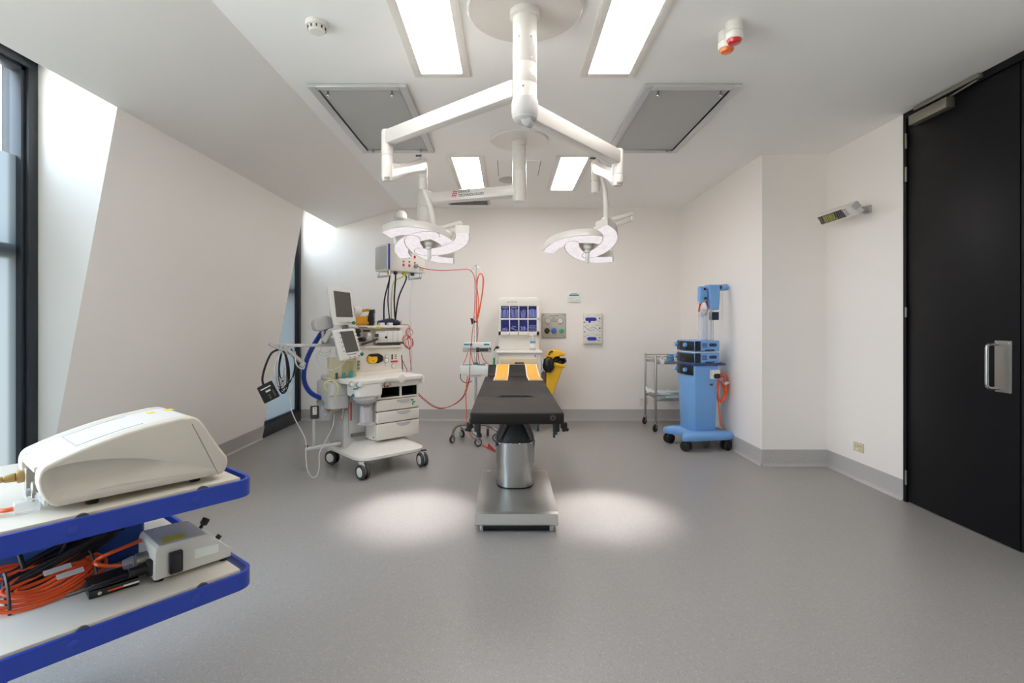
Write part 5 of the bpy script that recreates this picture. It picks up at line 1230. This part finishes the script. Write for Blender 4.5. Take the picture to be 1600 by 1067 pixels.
body.loft([trap(.185, .86), trap(.50, .93), trap(.80, 1.0), trap(.862, 1.0)])
body._bev([v for v in body.bm.verts], .012, 2)
part(body, 'cabinet', m_tower, B)
def unit(z0, z1, knobs, name='control_unit'):
    u = MB(); u.prism([(x, y, z0) for x, y in ((-WD/2-.004, -DP/2-.012), (-WD/6, -DP/2-.034), (WD/6, -DP/2-.034), (WD/2+.004, -DP/2-.004), (WD/2+.004, DP/2+.01), (-WD/2-.004, DP/2+.01))], (0, 0, z1-z0), .008)
    o = part(u, name, m_tower, B)
    f = MB(); f.prism([(x, y, z0+.006) for x, y in ((-WD/2-.001, -DP/2-.017), (-WD/6, -DP/2-.040), (WD/6, -DP/2-.040), (WD/2-.004, -DP/2-.012), (WD/2-.004, -DP/2+.01), (-WD/2+.0, -DP/2+.01))], (0, 0, z1-z0-.014), .003)
    part(f, 'front_panel', m_black, o)
    f = MB(); f.span((WD/2+.001, -DP/2-.003, z0+.004), (WD/2+.007, -DP/2+.058, z1-.006), .002); part(f, 'panel_return', m_black, o)
    for x in knobs:
        y = -DP/2-.040; part(MB().cyl((x, y+.004, (z0+z1)/2+.008), (x, y-.026, (z0+z1)/2+.008), .024, .021, 18, .005), 'knob', m_tower, o)
    for k in range(3): part(MB().box((-.02+.02*k, -DP/2-.0405, (z0+z1)/2-.02), (.004, .002, .004)), 'indicator', m_greyplast, o)
    return o
def side(o, z0, z1):
    x = WD/2+.004
    lv = MB()
    for k in range(4): lv.span((x-.001, .0-.055, z1-.034-.012*k), (x+.002, .0, z1-.028-.012*k))
    part(lv, 'louvre', m_towerd, o)
    iq = part(MB().prism([(x-.002, y, z) for y, z in rrect(.085, .034, .016, 5, .065, z1-.045)], (.004, 0, 0)), 'socket_inlet', m_towerd, o)
    part(MB().box((x+.003, .065, z1-.043), (.004, .03, .014), .001), 'inlet_pin', m_black, iq)
    part(MB().prism([(x-.001, -.03, z0+.002), (x-.001, .09, z0+.002), (x-.001, .075, z0+.018), (x-.001, -.015, z0+.018)], (.003, 0, 0)), 'grip_recess', m_towerd, o)
u1 = unit(1.000, 1.108, (-.13, .06)); side(u1, 1.0, 1.108)
u2 = unit(.878, .984, (-.13,)); side(u2, .878, .984)
u3 = part(MB().prism([(x, y, .755) for x, y in ((-WD/2-.001, -DP/2-.017), (-WD/6, -DP/2-.040), (WD/6, -DP/2-.040), (WD/2-.02, -DP/2-.014), (WD/2-.02, -DP/2+.02), (-WD/2+.0, -DP/2+.02))], (0, 0, .095), .003), 'lower_panel', m_black, B)
for x in (-.13, .06): part(MB().cyl((x, -DP/2-.036, .805), (x, -DP/2-.066, .805), .024, .021, 18, .005), 'knob', m_tower, u3)
for z in (.992, .868):
    part(MB().prism([(x, y, z-.006) for x, y in ((-WD/2-.006, -DP/2-.014), (-WD/6, -DP/2-.042), (WD/6, -DP/2-.042), (WD/2+.002, -DP/2-.006), (WD/2, DP/2), (-WD/2, DP/2))], (0, 0, .008), .002), 'tray_edge', m_palegreen if False else m_paper, B)
rg = MB(); rg.tube([(-WD/2-.004, 0, .866), (-WD/2-.006, -DP/2-.006, .866), (-WD/6, -DP/2-.040, .866), (WD/6, -DP/2-.040, .866), (WD/2+.004, -DP/2-.008, .866), (WD/2+.018, -.02, .866), (WD/2+.018, DP/2, .866), (WD/2-.0, DP/2+.07, .868), (0, DP/2+.08, .868)], .011, 10, 5)
part(rg, 'grab_rail', m_towerd, B)
# mast, canister, head
q = hit(B, 1113, 480, 0, WD/2-.06); my = q.y
part(MB().cyl((WD/2-.06, my, 1.10), (WD/2-.06, my, 1.46), .013, n=14), 'mast', m_chrome, B)
a = hit(B, 1110, 487.5, 0, WD/2-.06); c = hit(B, 1121, 500, 0, WD/2-.06)
part(MB().span((WD/2-.09, a.y, c.z), (WD/2-.03, c.y, a.z), .004), 'mast_clamp', m_navy, B)
a = hit(B, 1092.5, 505, 0, WD/2-.06); c = hit(B, 1111, 505, 0, WD/2-.06); r = (c.y-a.y)/2; zc = hit(B, 1100, 480.5, 0, WD/2-.06).z
cn = MB(M=Matrix.Translation((WD/2-.06, (a.y+c.y)/2, 0))); cn.lathe([(.0, 1.108), (r, 1.108), (r, zc), (r*.93, zc), (r*.93, 1.116), (.0, 1.116)], 28)
ca = part(cn, 'canister', m_clear, B)
cn = MB(M=Matrix.Translation((WD/2-.06, (a.y+c.y)/2, 0))); cn.lathe([(r*.34, 1.112), (r*.34, zc-.02), (r*.38, zc-.02), (r*.38, 1.112)], 20); part(cn, 'inner_tube', m_clear, ca)
cn = MB(M=Matrix.Translation((WD/2-.06, (a.y+c.y)/2, 0))); cn.prism([(-.02, -r*.6, zc-.10), (.02, -r*.6, zc-.10), (.02, -r*.6, zc-.05), (-.02, -r*.6, zc-.05)], (0, .01, 0)); part(cn, 'float_valve', m_greyplast, ca)
hd = MB(); ph = [hit(B, u, v, 0, WD/2-.10) for u, v in ((1100, 445.5), (1117, 445.5), (1118, 462), (1116, 484.5), (1104, 484), (1101, 470))]
hd.prism(ph, (.09, 0, 0), .010, 3); hdo = part(hd, 'head', m_tower, B)
ph = [hit(B, u, v, 0, WD/2-.08) for u, v in ((1089.5, 447.5), (1099, 448), (1099.5, 456), (1101, 458), (1100, 470), (1095, 473), (1089, 472))]
part(MB().prism(ph, (.06, 0, 0), .008, 2), 'head_block', m_tower, B)
am_ = MB(); a = hit(B, 1114, 450, 0, WD/2-.06); c = hit(B, 1136, 448.5, 0, WD/2-.06)
am_.cyl(a, c, .030, .034, 18, .010); amo = part(am_, 'head_arm', m_tower, B)
a = hit(B, 1116, 449.5, 0, WD/2-.028); c = hit(B, 1128, 448.6, 0, WD/2-.028); part(MB().bar(a, c, .014, .034, .005), 'display_window', m_dark, amo)
for u, v in ((1102, 451.5), (1103, 466)):
    q = hit(B, u, v, 0, WD/2); part(MB().box((WD/2-.006, q.y, q.z), (.012, .022, .022), .003), 'port', m_ink, hdo)
q = hit(B, 1091, 472, 0, WD/2-.05); part(MB().cyl(q+V((0, 0, .01)), q+V((0, 0, -.02)), .012, n=10).cyl(q+V((0, .02, .01)), q+V((0, .02, -.015)), .010, n=10), 'spout', m_whiteplast, B)
BW = FR[B]; bw = lambda u, v, x: BW @ hit(B, u, v, 0, x)
cable([bw(1092, 487, .11), bw(1094, 476, .11), bw(1098, 470.5, .11), bw(1103, 471.5, .11), bw(1106, 478, .11), bw(1105, 486, .11), bw(1102, 492, .11)], .009, 'red_hose', m_red, 'short red hose arching out of clear canister on the blue tower', 'hose')
cable([bw(1129, 455, .10), bw(1129, 480, .10), bw(1128.5, 500, .10)], .002, 'head_string', m_palecable, 'thin pale string hanging from the arm of blue tower', 'cord')
# wall bracket hook with plug and orange hank at the tower's side
a = hit(B, 1110, 578, 0, WD/2+.01); c = hit(B, 1123, 592, 0, WD/2+.01)
hk = MB(); hk.span((WD/2-.02, a.y, c.z), (WD/2+.035, c.y, a.z), .006); ho = part(hk, 'cord_hook', m_whiteplast, B)
part(MB().prism([(WD/2+.036, y, z) for y, z in rrect((c.y-a.y)*.75, (a.z-c.z)*.55, .02, 5, (a.y+c.y)/2+.01, (a.z+c.z)/2-.015)], (.006, 0, 0)), 'hook_recess', m_black, ho)
q = hit(B, 1112, 601, 0, WD/2+.003); part(MB().box((WD/2-.004, q.y, q.z), (.012, .035, .018), .003), 'fuse_holder', m_dark, B)
oh = MB(); pts = [(1124, 586), (1132, 584), (1136, 594), (1137, 608), (1133, 622), (1126, 628), (1121, 618), (1120.5, 604), (1123, 592), (1129, 588), (1134, 598), (1135, 612), (1130, 625), (1124, 627), (1121, 612), (1124, 596), (1131, 605), (1134, 618), (1128, 626), (1122, 622), (1123, 635), (1125, 652), (1126, 662), (1129, 666), (1132, 670)]
ohp = [bw(u, v, WD/2-.02 + .02*math.sin(i*1.9)) for i, (u, v) in enumerate(pts)]
oh.tube(ohp, .0065, 8, 5)
oh.tube([p + V((.012*math.sin(i), .01, .006*math.cos(i*1.4))) for i, p in enumerate(ohp[:20])], .006, 8, 5)
solo(oh, 'orange_cord_hank', m_orange, 'hank of orange mains cord hanging on side of blue tower', 'cord')
q = bw(1135.5, 599, WD/2); solo(MB(M=Matrix.Translation(q)).cyl((-.02, -.01, 0), (.02, .01, .006), .014, n=12, b=.003).box((.028, .014, .008), (.02, .02, .004)), 'mains_plug', m_whiteplast, 'white mains plug at the end of orange hank on blue tower', 'plug')

# ------------------------------------------------------------------ front trolley with blue rims
FT = thing('blue_rimmed_trolley', 'two shelf trolley with blue rims and pale laminate boards in left foreground', 'trolley', (-.795, 1.63, 0), R(51))
m_peg = mat('dark_peg', (88, 88, 88), .5, var=.05)
def shelf(zt, label=None):
    L_, W_ = .64, .80                     # x runs back to the near end, y across
    out = [(x, y) for x, y in rrect(L_, W_, .055, 8, -L_/2, W_/2)]
    inn = [(x, y) for x, y in rrect(L_-.022, W_-.022, .045, 8, -L_/2, W_/2)]
    rings = [[(x, y, zt-.052) for x, y in out], [(x, y, zt) for x, y in out], [(x, y, zt) for x, y in inn], [(x, y, zt-.052) for x, y in inn], [(x, y, zt-.052) for x, y in out]]
    part(MB().loft(rings, caps=False), 'rim', m_blue, FT)
    part(MB().span((-L_+.047, .018, zt-.018), (-.040, W_-.018, zt+.006), .003), 'shelf_board', m_lam, FT)
    for x in (-.15, -.43):
        part(MB().cyl((x, .0112, zt-.009), (x, .0182, zt-.009), .0165, n=24), 'rim_peg', m_peg, FT)
        part(MB().lathe([(.0, .003), (.009, .0025), (.013, 0), (.013, -.002)], 14, Matrix.Translation((x-.02, -.0005, zt-.026)) @ Matrix.Rotation(R(90), 4, 'X')), 'rivet', m_blue, FT)
    part(MB().span((-L_+.02, .03, zt-.035), (-.03, W_-.03, zt-.018)), 'shelf_tray', m_bluepanel, FT)
shelf(.80); shelf(.514)
part(MB().span((-.56, .36, .52), (-.195, .48, .77), .015, 3), 'spine', m_bluepanel, FT)
part(MB().span((-.57, .56, .13), (-.50, .72, .48), .015, 3), 'lower_spine', m_bluepanel, FT)
part(MB().span((-.575, .36, .10), (-.50, .74, .14), .015), 'foot_frame', m_blue, FT)
for x in (-.54,):
    for y in (.40, .70): caster(FT, x, y, .045, R(30), .11, m_rubber, m_greyplast, m_greyplast, False, .026)

def sidecut(P0, d, pts):
    """points of a traced side profile on the vertical plane through P0 along d -> (run, height)"""
    o = []
    for u, v in pts:
        k = (u-CU)/FP; Y = None
        t = (k*P0.y - P0.x)/(d.x - k*d.y); Y = P0.y + d.y*t; o.append((t, H0-(v-CV)*Y/FP))
    return o
# laser-like beige console on the top shelf
zt = .806
P0 = G(89, 793, zt+.020); P1 = G(347, 743, zt+.011); d = (P1-P0); d.z = 0; dn = d.normalized(); ang = math.atan2(dn.y, dn.x)
LZ = thing('beige_console', 'large beige curved medical console with recessed ports on top shelf of trolley', 'medical machine', (P0.x, P0.y, zt), ang)
pr = sidecut(P0, dn, [(88, 793), (72, 785), (62, 768), (59, 752), (62, 738), (70, 729), (100, 714.5), (131, 701), (165, 688), (197, 676.5), (230, 666.5), (262, 658.5), (285, 653), (303, 651), (313, 656), (322, 668), (340, 694), (356, 714), (357, 722), (354, 733), (347, 741)])
pr = [(t_, z-zt) for t_, z in pr]
WL = .30
back = [q for q in pr if q[0] > .09]
full = MB()
# shell: two side cheeks and a top skin over a set-back core
def prof(p, y0, y1, b, name, m, par=LZ): 
    q = MB(); q.prism([(x, y0, z) for x, z in p], (0, y1-y0, 0), b, 3); return part(q, name, m, par, ang=50)
chk = prof(pr, .0, .052, .012, 'side_cheek', m_beige)
prof(pr, WL-.052, WL, .012, 'side_cheek', m_beige)
xn = min(x for x, z in pr); 
top_i = [i for i, q in enumerate(pr) if q[1] > .10]
core = [(-.006, .018), (-.010, .105)] + [(x, z-.003) for x, z in pr if z > .125] + [(x, z) for x, z in pr[-6:] if z <= .125]
prof(core, .045, WL-.026, .0, 'core', m_beigetop)
skin = [(x, z) for x, z in pr[5:14]]
prof([(x, z-.0015) for x, z in skin] + [(x, z-.014) for x, z in skin[::-1]], .050, WL-.050, .0, 'top_cover', m_beigetop)
# scoop along the side cheek
def sc_pt(u, v): t_, z = sidecut(P0, dn, [(u, v)])[0]; return t_, z-zt
scp = [sc_pt(u, v) for u, v in ((68, 738), (110, 724), (160, 717.5), (215, 716), (250, 719), (258, 722), (250, 733), (215, 748), (160, 763), (110, 776), (75, 783), (64, 765))]
scm = MB(); c_ = V((sum(x for x, z in scp)/len(scp), 0, sum(z for x, z in scp)/len(scp)))
sp3 = catmull([(x, -.0008, z) for x, z in scp], 4, True)
scm.loft([sp3, [c_ + (p-c_)*.55 + V((0, .0004, 0)) for p in sp3]], caps=True)
def facing_groove():
    """the side scoop: a shallow dish cut by a boolean"""
    m = MB(); m.loft([[p + V((0, -.02, 0)) for p in [c_ + (q-c_)*1.16 for q in sp3]], sp3, [c_ + (p-c_)*.80 + V((0, .020, .010)) for p in sp3], [c_ + (p-c_)*.45 + V((0, .030, .016)) for p in sp3]])
    me = m.mesh('scoop_cutter', m_beige); o = bpy.data.objects.new('scoop_cutter', me); COL.objects.link(o); o.parent = LZ
    bo = chk.modifiers.new('scoop', 'BOOLEAN'); bo.operation = 'DIFFERENCE'; bo.object = o; bo.solver = 'EXACT'
    dg = bpy.context.evaluated_depsgraph_get(); dg.update(); ev = chk.evaluated_get(dg); nm = bpy.data.meshes.new_from_object(ev)
    if len(nm.polygons) > 20:
        chk.modifiers.clear(); chk.data = nm
        for p in nm.polygons: p.use_smooth = True
        nm.set_sharp_from_angle(angle=R(50))
    else: chk.modifiers.clear()
    bpy.data.objects.remove(o)
facing_groove()
scm.bm.free()
a_, z_ = sc_pt(300, 662); b_, w_ = sc_pt(341, 740)
part(MB().prism([(a_-.001, -.0008, z_), (a_+.001, -.0008, z_), (b_+.001, -.0008, w_), (b_-.001, -.0008, w_)], (0, .002, 0)), 'panel_seam', m_midgrey, LZ)
# panel outline on the top cover
def topz(x):
    for (x0, z0), (x1, z1) in zip(skin[:-1], skin[1:]):
        if x0 <= x <= x1: return z0 + (z1-z0)*(x-x0)/(x1-x0)
    return skin[-1][1]
xa, xb = .05, .20
for y in (.065, WL-.065): part(MB().tube([(x_, y, topz(x_)-.0010) for x_ in (xa, xa+.05, xa+.10, xb)], .0007, 5, 0), 'panel_seam', m_midgrey, LZ)
part(MB().tube([(xa, .065, topz(xa)-.0010), (xa, WL-.065, topz(xa)-.0010)], .0007, 5, 0), 'panel_seam', m_midgrey, LZ)
part(MB().prism([(.25, WL-.115, topz(.25)-.0012), (.25, WL-.08, topz(.25)-.0012), (.32, WL-.08, topz(.32)-.0012), (.32, WL-.115, topz(.32)-.0012)], (0, 0, .0012)), 'yellow_label', m_yellowlab, LZ)
# ports in the nose recess
part(MB().span((-.016, .054, .016), (-.009, WL-.054, .104)), 'port_plate', m_greybox, LZ)
part(MB().bar((-.026, .053, .112), (-.026, WL-.053, .112), .022, .014, .004), 'guard_bar', m_beigetop, LZ)
for y in (.12, .20): part(MB().cyl((-.010, y, .122), (-.018, y, .124), .004, n=8), 'screw', m_dark, LZ)
part(MB().span((-.036, .165, .02), (-.015, .19, .095), .003), 'port_bracket', m_satin, LZ)
q = MB(); q.cyl((-.016, .195, .072), (-.05, .20, .070), .017, n=16, b=.003).cyl((-.05, .20, .070), (-.075, .206, .068), .012, .010, 14, .003).cyl((-.075, .206, .068), (-.10, .212, .067), .008, n=12, b=.002)
part(q, 'metal_connector', m_brass, LZ)
part(MB().cyl((-.015, .10, .058), (-.034, .10, .058), .015, n=14, b=.003).cyl((-.03, .105, .056), (-.03, .105, .02), .0035, n=8), 'steel_port', m_satin, LZ)
part(MB().cyl((-.015, .135, .036), (-.042, .135, .030), .017, n=14, b=.004), 'clear_port', m_clear, LZ)
for x, y in ((.08, .05), (.08, WL-.05), (.33, .05), (.33, WL-.05)): part(MB().cyl((x, y, 0), (x, y, .02), .015, n=14), 'foot', m_rubber, LZ)
LW = FR[LZ]; lw = lambda x, y, z: LW @ V((x, y, z))
pg = MB(M=LW @ Matrix.Translation((-.045, .085, .017))); pg.box((0, 0, 0), (.05, .032, .03), .005)
solo(pg, 'clear_plug', m_clear, 'clear plastic mains plug under nose of beige console', 'plug')
cable([lw(-.068, .088, .016), lw(-.085, .095, .014), lw(-.10, .115, .012), lw(-.15, .12, .008), lw(-.22, .10, .008)], .0055, 'orange_lead', m_orange, 'orange lead running left from the clear plug on trolley top', 'cord')
cable([lw(-.10, .212, .067), lw(-.14, .225, .062), lw(-.18, .25, .05)], .0045, 'black_lead', m_rubber, 'short black lead from brass connector at left picture edge', 'cord')

# small grey power box on the lower shelf
zl = .5205
P0 = G(242, 907, zl+.012); P1 = G(360, 869, zl+.012); d = P1-P0; d.z = 0; dn = d.normalized(); ang = math.atan2(dn.y, dn.x)
GB = thing('grey_power_box', 'small grey metal power box with black rocker switch on lower trolley shelf', 'power box', (P0.x, P0.y, zl), ang)
pr = [(t_, z-zl) for t_, z in sidecut(P0, dn, [(241.5, 908), (242.5, 866), (244.5, 858.5), (249, 853), (285, 843.5), (322, 834), (335, 840), (350, 849), (361, 856.5), (361, 869)])]
DG = .172
q = MB(); q.prism([(x, .006, z) for x, z in pr], (0, DG-.012, 0), .002, 2); part(q, 'case', m_greybox, GB)
for y in (0, DG-.006): q = MB(); q.prism([(x, y, z) for x, z in pr], (0, .006, 0), .002, 1); part(q, 'side_plate', m_greybox, GB)
def gp(u, v): t_, z = sidecut(P0, dn, [(u, v)])[0]; return t_, z-zl
a = gp(263, 863); c = gp(284, 890)
part(MB().prism([(x, -.001, z) for x, z in rrect(c[0]-a[0], a[1]-c[1], .004, 3, (a[0]+c[0])/2, (a[1]+c[1])/2)], (0, -.012, 0), .003), 'switch_cover', m_black, GB)
part(MB().box(((a[0]+c[0])/2, -.014, (a[1]+c[1])/2), ((c[0]-a[0])*.6, .006, (a[1]-c[1])*.85), .002), 'rocker', m_black, GB)
a = gp(305, 858); c = gp(341, 852)
part(MB().prism([(gp(u, v)[0], -.0005, gp(u, v)[1]) for u, v in ((304, 858), (341.5, 849), (341.5, 862), (304, 873))], (0, -.0012, 0)), 'label', m_pump, GB)
hz = pr[4][1]
part(MB().prism([(.028, .012, pr[3][1]+.0012), (.085, .012, pr[4][1]+.0022), (.085, .055, pr[4][1]+.0022), (.028, .055, pr[3][1]+.0012)], (0, 0, .0008)), 'yellow_label', m_yellowlab, GB)
for x, y in ((.015, .02), (.195, .02), (.015, .15), (.195, .15)): part(MB().cyl((x, y, 0), (x, y, .014), .012, n=12), 'foot', m_rubber, GB)
q = MB(); xx = pr[6][0]; zz = pr[6][1]; q.cyl((xx-.012, .10, zz), (xx+.002, .10, zz+.02), .006, n=10).cyl((xx+.0, .10, zz+.016), (xx+.012, .10, zz+.034), .012, n=14, b=.003); part(q, 'control_knob', m_black, GB)
q = MB(); q.cyl((pr[7][0]-.006, .05, pr[7][1]), (pr[7][0]+.006, .05, pr[7][1]+.012), .008, n=10); part(q, 'front_button', m_ink, GB)
part(MB().span((-.012, .018, .02), (.002, .046, .065), .003), 'mains_inlet', m_black, GB)
part(MB().cyl((-.004, .035, .04), (-.055, .042, .040), .014, n=12, b=.004), 'mains_connector', m_black, GB)
part(MB().cyl((.004, .075, .055), (-.03, .078, .055), .022, n=16, b=.004), 'outlet_socket', m_satin, GB)
part(MB().cyl((.0, .02, .012), (-.003, .02, .012), .004, n=8), 'screw', m_chrome, GB)
GW = FR[GB]; gw = lambda x, y, z: GW @ V((x, y, z))
cb = MB(M=GW); cb.cyl((-.031, .078, .055), (-.06, .084, .053), .020, .014, 14, .004)
solo(cb, 'clear_coupler', m_clear, 'clear plastic coupler plugged into end of grey power box', 'plug')
# foot pedal
a = G(132, 920, zl); b_ = G(135, 941, zl); FPm = frame(G(140, 938, zl), R(47))
FPd = thing('foot_pedal', 'flat black foot pedal with orange strip on lower trolley shelf', 'pedal', M=FPm)
part(MB().span((-.002, .0, .001), (.115, .085, .022), .003), 'base', m_black, FPd)
part(MB().prism([(0, .004, .023), (.112, .004, .027), (.112, .082, .034), (0, .082, .030)], (0, 0, .004), .001), 'treadle', m_black, FPd)
part(MB().cyl((.022, .0, .012), (.022, -.002, .012), .005, n=12), 'pivot', m_chrome, FPd)
part(MB().span((.040, -.0012, .009), (.075, .0, .013)), 'orange_strip', m_orange, FPd)
part(MB().span((.076, -.0012, .009), (.114, .0, .014)), 'white_strip', m_whiteplast, FPd)
part(MB().span((.008, .010, .0275), (.03, .03, .0295)), 'pedal_label', m_greyplast, FPd)
cable([gw(-.055, .042, .04), gw(-.08, .022, .046), gw(-.12, .012, .046), gw(-.16, .03, .035), gw(-.19, .065, .02)], .0045, 'pedal_lead', m_rubber, 'black lead from grey power box running over foot pedal', 'cord')
# cord coils: loops drawn in the shelf's own axes
FW = FR[FT]; fw = lambda x, y, z: FW @ V((x, y, z))
def coil(cx, cy, cz, n, rx, ry, rz_, r, seed, lean=.0, tilt=.0):
    rnd = random.Random(seed); pts = []
    for k in range(n):
        a = rx*rnd.uniform(.82, 1.08); b_ = ry*rnd.uniform(.7, 1.15); ox = rnd.uniform(-.012, .012); oz = rnd.uniform(-.5, .5)*rz_; ty = rnd.uniform(-.25, .25)
        for i in range(9):
            t_ = 2*math.pi*i/9; x = a*math.cos(t_); y = b_*math.sin(t_)
            pts.append(fw(cx+ox+x, cy+y+ty*.2*x, cz + oz + lean*y + tilt*x + .006*math.sin(3*t_+k)))
    return pts
q0 = loc(FT, G(72, 925, .545)); q1 = loc(FT, G(112, 872, .60))
tail = [loc(FT, gw(-.12, .09, .075)), loc(FT, gw(-.09, .088, .060)), loc(FT, gw(-.06, .084, .053))]
om = MB(); rnd = random.Random(12)
for k in range(6):
    rx = .142-.013*k+rnd.uniform(-.004, .004); ry = .068-.011*k; ox = -.010+.010*rnd.uniform(-1, 1)+.004*k; ring = []
    for i in range(14):
        t_ = 2*math.pi*i/14; x = rx*math.cos(t_); y = ry*math.sin(t_)*(1-.30*math.cos(t_))
        ring.append(fw(q0.x+.01+ox+x, q0.y+.048+y, .560+.0055*(k-3)*math.cos(t_+.4)+.50*y+.16*max(x, 0)+.004*math.sin(3*t_+k)))
    om.tube(ring, .0050, 8, 4, closed=True)
om.tube([fw(q0.x+.05, q0.y+.03, .545), fw(q0.x+.12, q0.y+.05, .575)] + [FW @ p for p in tail], .0054, 8, 5)
om.tube([fw(q0.x+.11, q0.y+.06, .56), gw(-.10, .11, .085), gw(-.03, .125, .092), gw(-.002, .13, .095)], .0055, 8, 5)
om.tube([fw(q0.x-.10, q0.y+.01, .555), fw(q0.x-.14, q0.y-.005, .535), fw(q0.x-.17, q0.y+.0, .530)], .0055, 8, 5)
solo(om, 'orange_cord_coil', m_orange, 'coil of orange extension cord on lower trolley shelf beside grey power box', 'cord')
bc_ = coil(q1.x, q1.y+.035, .605, 10, .125, .022, .040, .005, 5, .6, .38)
bm_ = MB(); bm_.tube(bc_, .005, 7, 4)
bm_.tube([fw(q1.x+.05, q1.y+.03, .62), fw(q1.x+.085, q1.y+.05, .67), fw(q1.x+.10, q1.y+.075, .73), fw(q1.x+.10, q1.y+.09, .765)], .005, 7, 5)
bm_.tube([fw(q1.x-.02, q1.y+.03, .61), fw(q1.x+.01, q1.y+.045, .66), fw(q1.x+.055, q1.y+.06, .69), fw(q1.x+.08, q1.y+.05, .66), fw(q1.x+.08, q1.y+.03, .61)], .005, 7, 5)
bm_.tube([fw(q1.x-.10, q1.y+.02, .60), fw(q1.x-.11, q1.y+.05, .66), fw(q1.x-.11, q1.y+.08, .74)], .006, 7, 5)
solo(bm_, 'black_cable_coil', m_rubber, 'bundle of coiled black cable lying behind the orange cord coil', 'cable')
# straps around the orange coil and its paper tags
for x, lab in ((-.085, 'dark strap round the left end of orange cord coil'), (.10, 'dark strap round the right end of orange cord coil')):
    cx0 = q0.x+.01+x; ring = [fw(cx0, q0.y+.035+.052*math.cos(2*math.pi*i/12), .553+.042*math.sin(2*math.pi*i/12)+.026*math.cos(2*math.pi*i/12)) for i in range(12)]
    solo(MB().tube(ring, .004, 7, 3, closed=True), 'cable_strap', m_dark, lab, 'strap')
for (x, y, z, r_, lab) in ((.03, .012, .587, 8, 'white paper tag on the orange cord coil, upper one'), (.055, -.006, .572, 5, 'white paper tag on the orange cord coil, lower one')):
    tg = MB(M=FW @ Matrix.Translation((q0.x+x, q0.y+y+.02, z)) @ Matrix.Rotation(R(r_), 4, 'Z') @ Matrix.Rotation(R(38), 4, 'X')); tg.box((0, 0, 0), (.062, .016, .002))
    solo(tg, 'paper_tag', m_whiteplast, lab, 'tag')
